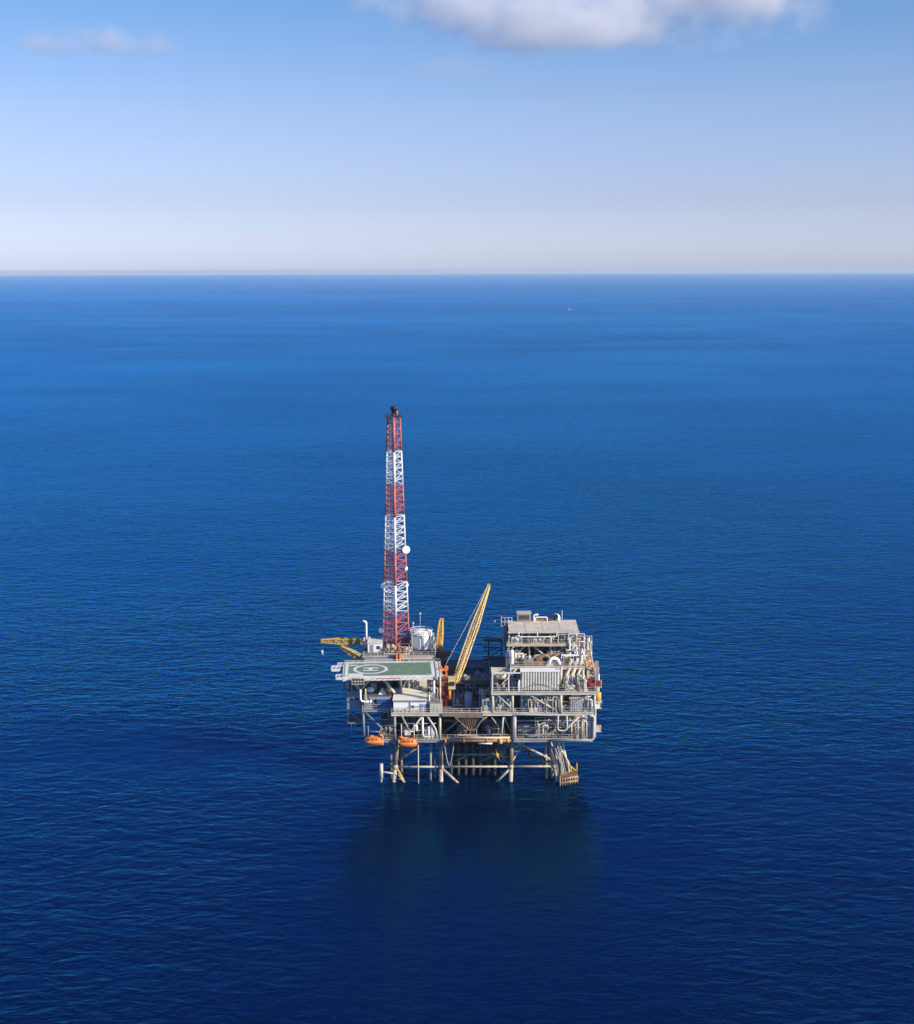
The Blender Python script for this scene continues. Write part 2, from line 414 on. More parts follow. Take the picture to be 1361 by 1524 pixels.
MB().tube([(9.9,1.8,9.0),(11.9,1.0,9.6)], 0.12, 8).build('pipe', 'light', tb, True)

for k, (px, r, m_, lb) in enumerate(((812, .30,'beige','beige riser pipe leaning against the back of the others, furthest from the boat landing'),(818,.28,'cream','cream riser pipe second from the inner end of the row over the boat landing'),
        (824,.30,'sunlit_pale','thick stained riser pipe in the middle of the row over the boat landing'),(829,.26,'beige','slim beige riser pipe between the thick stained pipe and the outer legs'),(835.5,.24,'dirty_white','white stained riser pipe at the outer end above the boat landing'))):
    t_ = at(px, 1098, 2.6); b_ = at(px+2+k*2.6, 1150, 1.8); n_ = V3(b_.x+0.2, b_.y, -4)
    b_.z = max(b_.z, 0)
    o = MB().tube([V3(t_.x, t_.y, 10.4), t_.lerp(b_, 0.5), b_, n_], r, 10).build('riser_pipe', m_, None, True)
    tag(o, lb, 'pipe', 'riser pipes above the boat landing')
for (x, y, z0, r, m_, lb) in ((-9.4, -1.2, -7.0, 0.13, 'light', 'thin pale pipe dropping from the deck into the sea near the lifeboat'),
        (-6.5, 1.0, -6.0, 0.28, 'grey', 'grey pipe going straight down into the sea beside the second front leg'),
        (-5.6, 3.0, -6.0, 0.2, 'dark', 'dark slim pipe behind the grey pipe beside the second front leg'),
        (-13.6, 3.0, -6.0, 0.34, 'leg', 'thick brown pipe standing behind the leg under the lifeboats'),
        (-16.0, 2.5, -6.0, 0.36, 'leg', 'thick brown pipe standing on the outer side of the leg under the lifeboats')):
    tag(MB().tube([(x,y,z0),(x,y,10.5)], r, 10).build('caisson_pipe', m_, None, True), lb, 'pipe')
hp = []
for i in range(25):
    t = i/24; x = -3.2 + 2.3*t; hp.append((x + 0.25*math.sin(math.pi*t*2)*(0.5), -1.6, 11.4 - 6.9*(math.sin(math.pi*t)**0.55)))
tag(MB().tube(hp, 0.13, 8).build('hose', 'rubber', None, True), 'grey hose hanging in a long loop below the deck beside the second leg', 'hose')

# ------------------------------------------------------------------ boat landing
bl = thing('boat_landing', 'rusty yellow boat landing frame at the waterline by the outer leg', 'boat landing', (26.3, 0, 1))
A0, A1, B1, B0 = V3(24.3,-3.2,1.6), V3(28.6,-1.3,1.6), V3(28.1,2.0,1.6), V3(24.5,0.9,1.6)
a = MB()
for z in (0, 1.0): 
    for p, q in ((A0,A1),(A1,B1),(B1,B0),(B0,A0)): a.tube([p-V3(0,0,z), q-V3(0,0,z)], 0.2, 8)
a.build('frame', 'rusty_beige', bl, True)
for k in range(8):
    p = A0.lerp(A1, k/7); MB().tube([p+V3(0,0,0.2), p-V3(0,0,2.6)], 0.17, 8).build('fender', 'brown' if k % 2 else 'rusty_beige', bl, True)
for k in range(3):
    p = A1.lerp(B1, (k+1)/3); MB().tube([p+V3(0,0,0.2), p-V3(0,0,2.6)], 0.17, 8).build('fender', 'rusty_beige', bl, True)
a = MB()
for k in range(12): a.beam(A0.lerp(A1,(k+.5)/12)+V3(0,0.1,0.12), B0.lerp(B1,(k+.5)/12)+V3(0,-0.1,0.12), 0.26, 0.05)
a.build('grating', 'brown', bl)
a = MB(); hoop = [V3(28.6,2.2,2.0)+V3(0.0,-0.9*(1-math.cos(t)), 2.0*math.sin(t)) for t in [math.pi*i/10 for i in range(11)]]
a.tube(hoop, 0.12, 8); a.tube([(27.4,2.0,1.9),(26.4,2.2,4.6)],0.2,8); a.tube([(25.3,1.6,1.9),(24.6,1.4,5.2)],0.22,8); a.tube([(28.4,1.9,1.9),(26.0,2.4,4.0)],0.17,8); a.build('strut', 'yellow', bl, True)
a = MB(); a.tube([(23.6,-0.9,9.8),(25.2,-1.0,2.0)], 0.08, 6); a.tube([(24.3,-0.9,9.8),(25.9,-1.0,2.0)], 0.08, 6)
for k in range(16): p = V3(23.6,-0.9,9.8).lerp(V3(25.2,-1.0,2.0), k/15); a.tube([p, p+V3(0.7,0,0)], 0.05, 4)
a.build('ladder', 'cream', bl)
a = MB(); a.tube([(22.4,0.2,10.4),(24.6,-0.4,4.2),(25.0,-0.6,0.6)], 0.2, 8); a.tube([(23.6,0.4,10.4),(26.4,0.6,4.6),(26.6,0.4,2.0)], 0.2, 8); a.tube([(24.0,0.2,7.2),(25.2,0.2,7.2)],0.12,6); a.build('standpipe', 'cream', bl, True)

# ================================================================== decks
def deck(name, label, x0, x1, y0, y1, z, edge='light', th=0.18, eh=0.5, rails=True, gird=3.0, rail_sides='fblr', plate='plate'):
    t = thing(name, label, 'deck', ((x0+x1)/2, (y0+y1)/2, z))
    MB().box(x0+.12, x1-.12, y0+.12, y1-.12, z-th, z).build('deck_plate', plate, t)
    a = MB()
    a.box(x0, x1, y0, y0+.11, z-eh, z+.12); a.box(x0, x1, y1-.11, y1, z-eh, z+.12)
    a.box(x0, x0+.11, y0+.113, y1-.113, z-eh, z+.12); a.box(x1-.11, x1, y0+.113, y1-.113, z-eh, z+.12)
    a.box(x0-.1, x1+.1, y0-.14, y0-.003, z+.02, z+.14); a.box(x0-.1, x1+.1, y0-.14, y0-.003, z-eh-.05, z-eh+.03)
    a.build('edge_beam', edge, t)
    a = MB(); x = x0+gird
    while x < x1-0.5: a.box(x-.12, x+.12, y0+.13, y1-.13, z-eh, z-th-.004); x += gird
    a.build('girder', 'grey', t)
    if rails:
        a = MB()
        if 'f' in rail_sides: a.railing([(x0+.1,y0+.2,z+.1),(x1-.1,y0+.2,z+.1)])
        if 'b' in rail_sides: a.railing([(x0+.1,y1-.2,z+.1),(x1-.1,y1-.2,z+.1)])
        if 'l' in rail_sides: a.railing([(x0+.15,y0+.3,z+.1),(x0+.15,y1-.3,z+.1)])
        if 'r' in rail_sides: a.railing([(x1-.15,y0+.3,z+.1),(x1-.15,y1-.3,z+.1)])
        a.build('railing', 'light', t)
    return t
def col(t, x, y, z0, z1, r=0.3, m='light'):
    return MB().tube([(x,y,z0),(x,y,z1)], r, 10).build('column', m, t, True)
def brc(t, p, q, r=0.22, m='light'):
    return MB().tube([p,q], r, 8).build('brace', m, t, True)

cel = deck('cellar_deck', 'lowest deck just above the legs, open and cluttered with pipes', -18.8, 31.9, YF, YB, Z_CEL, 'grey', rail_sides='flr')
sdk = deck('side_deck', 'second level deck at the shaded end under the blue grey block', -22.8, -15.72, 1.3, YB, Z_MAIN, 'grey', rail_sides='fl')
mn = deck('main_deck', 'broad second deck carrying the white cabin and the grey cladding blocks', -15.7, 32.2, YF, YB, Z_MAIN, rail_sides='fr')
# truss work between the two decks
fz0, fz1 = Z_CEL+.13, Z_MAIN-.72
for x, m_ in ((-22.5,'grey'),(-14.9,'grey'),(-4.2,'light'),(12.9,'brown'),(13.6,'light'),(31.4,'light')):
    for y in ((YF+.35) if x > -20 else 1.7, 14.0, YB-.4): col(mn if x > -20 else sdk, x, y, fz0 if x > -20 else 10.9, fz1, 0.32, m_)
for x in (2.0, 7.0, 22.5): 
    for y in (8.0, 20.0): col(mn, x, y, fz0, fz1, 0.25, 'grey')
for p, q, m_, r in (((-22.3,1.6,16.9),(-15.4,-1.2,11.2),'grey',.24), ((-12.6,-1.6,11.2),(-8.2,-1.6,17.0),'light',.2), ((1.6,-1.5,16.8),(-3.6,1.5,11.4),'bluegrey',.2),
                  ((7.2,-1.6,16.8),(3.9,-1.6,14.2),'brown',.2), ((7.8,-1.6,16.8),(11.0,0.4,11.6),'grey',.18), ((10.8,-1.6,16.4),(10.4,-1.4,11.4),'cream',.2), ((11.0,-1.4,16.6),(12.6,-0.6,12.6),'grey',.18),
                  ((23.8,-1.7,11.6),(29.4,-1.6,17.2),'light',.26), ((14.2,-1.0,11.4),(22.8,-1.0,16.2),'grey',.2), ((-1.0,2.0,11.4),(2.8,2.0,14.6),'grey',.18)):
    brc(mn, p, q, r, m_)
for z, m_ in ((13.2,'grey'),(14.9,'bluegrey')):
    a = MB(); a.tube([(-22.3,1.7,z),(-15.2,1.7,z)], 0.16, 6); a.tube([(-14.8,-1.4,z),(-5.0,-1.4,z)], 0.13, 6); a.tube([(14.0,-1.4,z+.6),(31.6,-1.4,z+.6)], 0.14, 6); a.tube([(-3.6,6,z),(12.4,6,z)], 0.3, 6); a.build('pipe', m_, mn, True)
a = MB(); a.bend([(31.0,-2.25,16.9),(32.2,-2.25,16.9),(32.2,-2.25,10.9),(22.0,-2.25,10.9)], 0.32, 12, 1.0); a.build('pipe', 'light', mn, True)
a = MB(); a.bend([(13.2,-2.35,10.6),(13.2,-2.35,17.4),(22.3,-2.35,17.2)], 0.24, 10, 1.0); a.build('pipe', 'bluegrey', mn, True)
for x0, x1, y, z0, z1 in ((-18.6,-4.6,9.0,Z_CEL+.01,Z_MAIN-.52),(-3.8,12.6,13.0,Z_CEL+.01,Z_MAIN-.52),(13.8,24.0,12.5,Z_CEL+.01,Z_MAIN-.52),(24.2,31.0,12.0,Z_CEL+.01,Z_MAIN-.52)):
    MB().box(x0,x1,y,y+.15,z0,z1).build('shade_backing','shade_navy',mn)  # dark backing added to make the bays between decks read as shaded
# brown pipe bundle along the middle of the cellar deck front
cp = thing('pipe_bundle', 'brown rusty pipes and white box beam along the front edge of the lowest deck', 'pipes', (4.0, -2.6, 11.2))
for z, r, x0, x1, m_ in ((11.0,.34,-3.6,12.6,'brown'),(11.75,.26,-1.8,12.4,'beige'),(10.35,.2,4.8,8.2,'white'),(11.4,.2,7.4,9.4,'orange'),(12.0,.16,0.4,5.2,'brown')):
    MB().tube([(x0,-2.6-r*.3,z),(x1,-2.6-r*.3,z)], r, 10).build('pipe', m_, cp, True)
for x in (-2.9, 1.4, 6.9, 9.7, 11.9): MB().tube([(x-.22,-2.65,11.0),(x+.22,-2.65,11.0)], .5, 12).build('flange', 'orange' if x in (-2.9,) else 'pale_yellow' if x > 9 else 'brown', cp, True)
MB().vessel((10.1,-2.9,10.3), .5, 1.3).build('valve', 'yellow', cp, True)
# hopper frame under the main deck edge
hf = thing('hopper', 'brown tapered hopper frame hanging under the front of the main deck', 'hopper', (3.2, -2.3, 16.6))
a = MB()
for y in (-2.3, 0.4):
    a.beam((-0.6,y,16.7),(2.6,y,13.6),.28); a.beam((6.2,y,16.7),(4.2,y,13.6),.28); a.beam((2.6,y,13.6),(4.2,y,13.6),.28); a.beam((-.6,y,16.72),(6.2,y,16.72),.25)
a.build('frame', 'leg', hf)
MB().box(-3.7,6.0,-2.42,-2.25,16.9,17.75).build('fascia', 'leg', hf)
a = MB()
for k in range(5): a.beam((1.6+.62*k,-2.0,16.6),(2.5+.4*k,-2.0,13.8),.14)
a.build('bar', 'brown', hf)
MB().quadbox(((2.4,-1.9,13.9),(4.3,-1.9,13.9),(4.3,0.2,13.9),(2.4,0.2,13.9),(0.2,-1.9,16.6),(5.9,-1.9,16.6),(5.9,0.2,16.6),(0.2,0.2,16.6))).build('bin', 'dark', hf)

# ================================================================== helideck
hd = thing('helideck', 'green helicopter landing deck with white circle and letter H', 'helideck', (-17, 5.5, Z_HELI))
HX0, HX1, HY0, HY1 = -27.3, -5.3, -1.1, 12.1
MB().box(HX0, HX1, HY0, HY1, Z_HELI-.35, Z_HELI).build('pad', 'green', hd)
a = MB(); w = .75; z0, z1 = Z_HELI+.004, Z_HELI+.008
a.box(HX0+.3, HX1-.3, HY0+.3, HY0+.3+w, z0, z1); a.box(HX0+.3, HX1-.3, HY1-.3-w, HY1-.3, z0, z1)
a.box(HX0+.3, HX0+.3+w, HY0+.31+w, HY1-.31-w, z0, z1); a.box(HX1-.3-w, HX1-.3, HY0+.31+w, HY1-.31-w, z0, z1)
a.box(HX0+1.1, HX0+4.6, HY0+1.1, HY0+3.2, z0, z1); a.box(HX0+1.1, HX0+3.2, HY1-3.2, HY1-2.3, z0, z1)
a.build('border_line', 'mark', hd)
def ring(a, c, r0, r1, z0, z1, n=64):
    b = len(a.v)
    for k in range(n):
        t = 2*math.pi*k/n
        for r, z in ((r0,z1),(r1,z1),(r1,z0),(r0,z0)): a.v.append(V3(c[0]+r*math.cos(t), c[1]+r*math.sin(t), z))
    for k in range(n):
        i, j = b+4*k, b+4*((k+1) % n)
        for q in range(4): a.face((i+q, i+(q+1)%4, j+(q+1)%4, j+q))
HC = atz(552, 995.5, Z_HELI)
a = MB(); ring(a, HC, 3.45, 4.2, z0, z1); a.build('landing_circle', 'mark', hd)
a = MB()
a.box(HC.x-1.75, HC.x-1.2, HC.y-1.55, HC.y+1.55, z0, z1); a.box(HC.x+1.2, HC.x+1.75, HC.y-1.55, HC.y+1.55, z0, z1)
a = MB()  # the H lies on its side as seen from the sea: two long bars and a short link
a.box(HC.x-1.8, HC.x+1.8, HC.y+.75, HC.y+1.45, z0, z1); a.box(HC.x-1.8, HC.x+1.8, HC.y-1.45, HC.y-.75, z0, z1); a.box(HC.x-.45, HC.x+.45, HC.y-.749, HC.y+.749, z0, z1)
a.build('letter_h', 'mark', hd)
a = MB()   # edge frame and safety netting outriggers
a.box(HX0-.15, HX1+.15, HY0-.2, HY0-.003, Z_HELI-.85, Z_HELI+.1); a.box(HX0-.15, HX1+.15, HY1+.003, HY1+.2, Z_HELI-.85, Z_HELI+.1)
a.box(HX0-.2, HX0-.003, HY0, HY1, Z_HELI-.85, Z_HELI+.1); a.box(HX1+.003, HX1+.2, HY0, HY1, Z_HELI-.85, Z_HELI+.1)
a.build('edge_beam', 'dirty_white', hd)
a = MB()
for k in range(16):
    x = HX0 + (HX1-HX0)*(k+.5)/16
    a.beam((x,HY0-.2,Z_HELI-.1),(x,HY0-1.3,Z_HELI+.12),.07); a.beam((x,HY1+.2,Z_HELI-.1),(x,HY1+1.3,Z_HELI+.12),.07)
for k in range(9):
    y = HY0 + (HY1-HY0)*(k+.5)/9; a.beam((HX1+.2,y,Z_HELI-.1),(HX1+1.5,y,Z_HELI+.12),.07)
a.box(HX1+.3, HX1+.75, HY0-.1, HY1+.1, Z_HELI-.12, Z_HELI-.06); a.box(HX1+1.0, HX1+1.4, HY0-.1, HY1+.1, Z_HELI-.1, Z_HELI-.04)
a.tube([(HX0-.2,HY0-1.3,Z_HELI+.12),(HX1+1.5,HY0-1.3,Z_HELI+.12),(HX1+1.5,HY1+1.3,Z_HELI+.12),(HX0-.2,HY1+1.3,Z_HELI+.12)], .05, 6)
a.build('safety_net', 'dirty_white', hd)
for k, (y0, y1, x0, x1) in enumerate(((HY0-.2,1.8,-29.0,-27.56),(6.0,9.4,-30.3,-28.4),(9.6,12.2,-28.9,-27.56))):
    a = MB(); n = 3
    a.box(x0, x1, y0, y0+.35, Z_HELI-.5, Z_HELI+.02); a.box(x0, x1, y1-.35, y1, Z_HELI-.5, Z_HELI+.02)
    for i in range(n): xx = x0+(x1-x0)*(i)/(n-1); a.box(xx-.14, xx+.14, y0+.351, y1-.351, Z_HELI-.5, Z_HELI-.02)
    a.box(x0+.1, x1-.1, y0+.36, y1-.36, Z_HELI-.55, Z_HELI-.51)
    a.build('access_platform', 'dirty_white', hd)
a = MB()   # painted marks on the front edge
random.seed(4); x = -19.6
while x < -14.2:
    w_ = random.uniform(.3,.8); a.box(x, x+w_, HY0-.206, HY0-.2, Z_HELI-.5, Z_HELI-.2); x += w_+.14
a.build('lettering', 'red', hd)
for p, q, r in (((-15.2,1.5,21.5),(-18.8,2.5,25.9),.34), ((-23.5,3.0,21.6),(-20.0,3.0,25.9),.24), ((-22.9,3.0,21.5),(-27.0,3.0,25.9),.24), ((-14.8,9.0,18.2),(-10.0,9.0,25.9),.26)):
    MB().tube([p,q], r, 10).build('support_strut', 'cream', hd, True)
for x, y, zb in ((-5.9,-.4,17.7),(-5.9,11.4,17.7),(-13.6,8.6,20.5),(-22.3,11.4,17.7),(-14.0,11.6,17.7),(-11.6,8.8,20.5)):
    MB().tube([(x,y,zb),(x,y,25.45)], .3, 10).build('column', 'dirty_white', hd, True)
a = MB()
for x in (-26,-22,-18,-14,-10,-6.5): a.beam((x,HY0+.1,25.65),(x,HY1-.1,25.65),.25,.55)
for y in (1.5, 5.5, 9.5): a.beam((HX0+.1,y,25.2),(HX1-.1,y,25.2),.22,.34)
a.build('girder', 'grey', hd)
sp = thing('grille_panel', 'grey slatted panel hung on the front edge of the helideck below the circle', 'panel', (-23.4,-1.9,25.6))
MB().box(-24.9,-21.9,-2.55,-2.35,24.9,26.4).build('backing', 'dark', sp)
a = MB()
for x in (-24.8,-24.1,-23.4,-22.7,-22.0): a.box(x-.06,x+.06,-2.67,-2.553,24.85,26.45)
for z in (24.9,25.6,26.35): a.box(-24.9,-21.9,-2.73,-2.673,z-.05,z+.05)
a.build('frame', 'light', sp)

hd.rotation_euler.z = rad(3.0)
# ================================================================== living quarters and neighbours
def door(parent, x, y, z, w=.9, h=2.0, m='bluegrey'):
    d = MB().box(x, x+w, y-.06, y-.004, z, z+h).build('door', m, parent); MB().box(x+.08, x+.18, y-.1, y-.064, z+h*.45, z+h*.5).build('handle', 'galv', d); return d
def window(parent, x, y, z, w=.9, h=.7):
    f = MB().box(x-.07, x+w+.07, y-.05, y-.004, z-.07, z+h+.07).build('window', 'light', parent); MB().box(x, x+w, y-.07, y-.054, z, z+h).build('pane', 'glass', f); return f
lq = thing('white_cabin', 'bright white flat roofed cabin below the helideck with railed front walkway', 'cabin', (-11.3, 3.5, Z_MAIN))
X0, X1, Y0, Y1, ZB, ZR = -15.2, -7.4, -0.9, 9.4, Z_MAIN+.004, 20.5
MB().box(X0, X1, Y0, Y1, ZB, ZR-.16).build('wall', 'white', lq)
MB().box(X0-.2, X1+.2, Y0-.25, Y1+.2, ZR-.158, ZR).build('roof', 'white', lq)
a = MB(); a.box(X0-.2, X1+.2, Y0-.32, Y0-.253, ZR-.25, ZR+.03); a.build('gutter', 'grey', lq)
for x in (-9.0,): door(lq, x, Y0, ZB+.05)
window(lq, -11.0, Y0, ZB+1.1, .7, .6)
a = MB(); a.railing([(X0+.2,-1.5,Z_MAIN+.1),(-7.6,-1.5,Z_MAIN+.1)], 1.1, .05, step=.9); a.build('railing', 'light', lq)
a = MB(); a.tube([(-11.2,Y0-.15,ZB),(-11.2,Y0-.15,ZR-.3)],.09,6); a.bend([(-14.9,Y0-.15,ZB+.5),(-12.9,Y0-.15,ZB+.5),(-11.4,Y0-.15,ZB+1.5),(-8.0,Y0-.15,ZB+1.5)],.07,6); a.build('pipe', 'grey', lq)
for (x, y, w_, h) in ((-9.0,8.6,.8,.5),(-13.8,8.6,.6,.4)):
    MB().box(x-w_/2,x+w_/2,y-w_/2,y+w_/2,ZR+.002,ZR+h).build('roof_vent', 'light', lq)
tag(MB().box(-7.2,-6.0,.2,3.0,Z_MAIN+.15,20.6).box(-7.15,-6.05,.15,.197,18.2,20.4).build('locker', 'sea_green', None), 'pale green upright locker at the end wall of the white cabin', 'locker')
es = thing('clad_shelter', 'grey corrugated shelter wall rising behind the white cabin under the helideck', 'shelter', (-10, 11, 18))
MB().corr((-13.2,10.6),(-6.4,10.6),Z_MAIN+.01,24.6,.5,.14,.1).build('wall', 'clad', es)
MB().box(-13.2,-6.4,10.85,14.6,Z_MAIN+.01,24.4).build('body', 'grey', es); MB().box(-13.4,-6.2,10.3,14.9,24.62,24.8).build('roof', 'roof', es)
MB().box(-10.0,-7.2,10.2,10.45,20.4,23.8).build('panel', 'dirty_white', es)
for x, z in ((-12.9,21.0),(-10.3,22.0)): MB().tube([(x,9.9,20.4),(x,9.9,24.6)], .16, 8).build('pipe', 'white', es, True)
qb = thing('grey_quarters', 'long blue grey block in the shade below the landing circle', 'building', (-19, 5, Z_MAIN))
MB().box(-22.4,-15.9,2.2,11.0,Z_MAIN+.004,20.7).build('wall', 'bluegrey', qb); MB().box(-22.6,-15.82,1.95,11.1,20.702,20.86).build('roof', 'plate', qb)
for x in (-21.8,-20.2): window(qb, x, 2.2, 18.9, .8, .7)
door(qb, -19.1, 2.2, Z_MAIN+.1, m='light')
a = MB(); a.tube([(-21.2,2.05,20.4),(-19.4,2.05,17.8)],.09,6); a.build('pipe','grey',qb)
tag(MB().lathe((-20.9,4.2,20.87),[(.2,0),(.8,.25),(1.0,.7),(.75,1.2),(.2,1.45)],16).build('dome','white',None,True),'round white dome on the roof of the blue grey block','dome')
tag(MB().quadbox(((-18.9,2.6,20.87),(-17.2,2.6,20.87),(-17.2,5.4,20.87),(-18.9,5.4,20.87),(-18.2,3.7,22.0),(-17.9,3.7,22.0),(-17.9,4.3,22.0),(-18.2,4.3,22.0))).build('skylight','white',None),'small white pyramid skylight on the roof of the blue grey block','skylight')
tag(MB().vessel((-16.6,4.2,20.87),.75,1.5).tube([(-16.6,4.2,22.3),(-16.6,4.2,22.8)],.2,8).build('drum','beige',None,True),'stubby brownish drum on the blue grey roof beside the white cabin','drum')
tag(MB().box(-21.0,-19.6,6.0,8.4,20.87,22.4).box(-20.9,-19.7,5.93,5.997,21.0,22.2).build('air_conditioner','light',None),'boxy grey cooling unit at the back of the blue grey roof','cooling unit')
bc = thing('blue_container', 'dark blue steel container in front of the blue grey block', 'container', (-17.3,-.5,Z_MAIN))
MB().corr((-19.3,1.75),(-15.95,1.75),Z_MAIN+.02,19.9,.4,.08,.06).build('side','blue',bc); MB().box(-19.3,-15.95,1.82,2.15,Z_MAIN+.02,19.9).build('body','blue',bc)
MB().box(-19.36,-15.9,1.55,2.17,19.902,20.0).build('roof','bluegrey',bc)
gc = thing('overhung_cabin', 'blue grey box cabin overhanging the sea at the outer end of the deck', 'cabin', (-24.6,8,16.5))
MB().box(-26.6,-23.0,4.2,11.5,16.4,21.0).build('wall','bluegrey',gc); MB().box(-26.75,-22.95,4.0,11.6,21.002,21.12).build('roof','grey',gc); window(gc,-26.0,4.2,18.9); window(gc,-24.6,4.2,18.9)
a = MB()
for x in (-26.5,-22.95):
    for y in (4.4,11.3): a.tube([(x,y,13.2),(x,y,16.39)],.14,6)
a.tube([(-26.5,4.4,13.2),(-22.95,4.4,13.2),(-22.95,11.3,13.2),(-26.5,11.3,13.2),(-26.5,4.4,13.2)],.14,6); a.tube([(-26.5,4.4,16.3),(-23.0,4.4,13.2)],.12,6); a.tube([(-26.5,11.3,16.3),(-23.0,11.3,13.2)],.12,6)
a.build('support_frame','grey',gc); a = MB(); a.box(-26.4,-23.05,4.5,11.2,13.16,13.22); a.build('grating','dark',gc)
a = MB()
for x in (-25.6,-24.6): a.tube([(x,4.3,13.1),(x,4.3,10.6)],.05,4)
a.build('ladder','grey',gc)
vp = thing('vent_pipe', 'white U shaped vent pipe at the front corner of the blue grey block', 'pipe', (-22.6,-.6,19))
a = MB(); a.bend([(-23.1,.9,22.6),(-23.1,.9,19.6),(-20.9,.9,19.6)],.24,10,.9); a.build('pipe','white',vp,True); MB().tube([(-21.9,.9,19.7),(-21.9,.9,22.8)],.2,10).build('pipe','cream',vp,True); MB().lathe((-21.0,.9,19.6),[(.3,0),(.42,.2),(.3,.5)],10,'X').build('flange','white',vp,True)

# ================================================================== skids: frame, vessels, pipes, valves
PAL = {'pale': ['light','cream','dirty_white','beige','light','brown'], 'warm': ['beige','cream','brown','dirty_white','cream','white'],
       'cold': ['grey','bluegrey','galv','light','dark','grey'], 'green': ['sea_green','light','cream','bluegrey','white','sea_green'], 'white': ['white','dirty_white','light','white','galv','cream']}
def skid(label, x, y, z, w, d, h, seed, pal='pale', name='process_skid', cat='skid', nv=2, np_=5, box=True, group=None):
    R = random.Random(seed); pc = PAL[pal]; t = thing(name, label, cat, (x+w/2, y+d/2, z), group); z += .06
    a = MB(); 
    for yy in (y, y+d-.2): a.box(x, x+w, yy, yy+.2, z, z+.28)
    for i in range(4): xx = x+(w-.2)*i/3; a.box(xx, xx+.2, y+.203, y+d-.203, z, z+.27)
    a.build('base_frame', R.choice(pc), t); z += .3
    for i in range(nv):
        r = R.uniform(.3, .62)*min(1.2, w/3); vx = x+r+(w-2*r)*((i+.5)/nv); vy = y+R.uniform(.3,.7)*d; hh = R.uniform(.5,.95)*h
        m_ = R.choice(pc)
        if R.random() < .65:
            v = MB().vessel((vx,vy,z+.15), r, hh).build('vessel', m_, t, True)
            b = MB()
            for k in range(3): an = 2.1*k; b.tube([(vx+r*.8*math.cos(an),vy+r*.8*math.sin(an),z-.02),(vx+r*.8*math.cos(an),vy+r*.8*math.sin(an),z+.5)],.07,5)
            b.build('stand', 'grey', v)
            b = MB(); b.lathe((vx,vy,z+.15+hh*.35),[(r+.01,0),(r+.07,.02),(r+.07,.12),(r+.01,.14)],14); b.lathe((vx,vy,z+.15+hh*.75),[(r+.01,0),(r+.07,.02),(r+.07,.12),(r+.01,.14)],14); b.build('band', R.choice(pc), v, True)
        else:
            l = min(d*.9, R.uniform(1.4,2.6)); v = MB().vessel((vx, y+(d-l)/2, z+.35+r+R.uniform(0,h*.3)), r, l, 'Y').build('vessel', m_, t, True)
            MB().box(vx-r*.6,vx+r*.6,y+d*.35,y+d*.42,z,z+.5).box(vx-r*.6,vx+r*.6,y+d*.6,y+d*.67,z,z+.5).build('saddle','grey',v)
    if box:
        bw, bh = R.uniform(.6,1.2), R.uniform(.8,1.5); bx = x+R.uniform(0,max(.01,w-bw)); by = y+R.uniform(0,d*.3)
        c = MB().box(bx,bx+bw,by,by+.5,z,z+bh).build('cabinet', R.choice(pc), t); MB().box(bx+.06,bx+bw-.06,by-.05,by-.004,z+.1,z+bh-.1).build('door', R.choice(pc), c)
    for i in range(np_):
        r = R.uniform(.06,.17); px_, py_ = x+R.uniform(.1,.9)*w, y+R.uniform(.05,.6)*d; pts = [V3(px_,py_,z)]
        p = V3(px_,py_,z+R.uniform(.35,1.0)*h); pts.append(p.copy())
        for k in range(R.randint(1,3)):
            ax = R.choice('xxyz'); s_ = R.uniform(.4,1.0)*R.choice((-1,1))
            p = p.copy()
            if ax == 'x': p.x = min(x+w, max(x, p.x+s_*w*.6))
            elif ax == 'y': p.y = min(y+d, max(y, p.y+s_*d*.6))
            else: p.z = min(z+h, max(z+.3, p.z+s_*h*.5))
            if (p-pts[-1]).length > .3: pts.append(p.copy())
        pp = MB().bend(pts, r, 8).build('pipe', R.choice(pc), t, True)
        if i % 2 == 0:
            q = pts[1]; b = MB(); b.lathe((q.x,q.y,q.z-.1-r),[(r*1.9,0),(r*1.9,.12),(r*1.2,.13),(r*1.2,.3)],10); b.lathe((q.x,q.y,q.z+r+.05),[(.22,0),(.26,.03),(.22,.06)],10); b.build('valve', R.choice(pc[:4]), pp, True)
    if R.random() < .7:
        a = MB(); hh = h*R.uniform(.8,1.0)
        for xx in (x+.05, x+w-.05): 
            for yy in (y+.1, y+d-.1): a.tube([(xx,yy,z),(xx,yy,z+hh)],.06,5)
        a.tube([(x+.05,y+.1,z+hh),(x+w-.05,y+.1,z+hh),(x+w-.05,y+d-.1,z+hh),(x+.05,y+d-.1,z+hh),(x+.05,y+.1,z+hh)],.06,5)
        a.build('pipe_frame', R.choice(pc), t)
    return t

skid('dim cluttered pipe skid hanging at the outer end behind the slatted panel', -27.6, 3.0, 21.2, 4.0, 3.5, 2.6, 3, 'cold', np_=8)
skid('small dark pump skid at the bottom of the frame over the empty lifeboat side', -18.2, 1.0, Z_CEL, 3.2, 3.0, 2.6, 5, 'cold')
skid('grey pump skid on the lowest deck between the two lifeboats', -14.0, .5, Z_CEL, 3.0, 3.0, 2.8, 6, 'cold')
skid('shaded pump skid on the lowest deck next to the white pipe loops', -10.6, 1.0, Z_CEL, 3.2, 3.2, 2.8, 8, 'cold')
pl = thing('pipe_loop', 'white looping pipes and valves at the front corner below the white cabin', 'pipes', (-6.8,-1.6,11))
for k, (x, zt, r) in enumerate(((-8.3,16.8,.26),(-6.9,14.2,.24),(-6.1,14.3,.2))):
    MB().bend([(x,-1.5,zt),(x,-1.5,11.6),(x+(2.6 if k == 0 else .0),-1.5,11.6 if k == 0 else 11.4),(x+(2.6 if k == 0 else .05),-1.5,13.2 if k == 0 else 11.2)], r, 10, .7).build('pipe','dirty_white',pl,True)
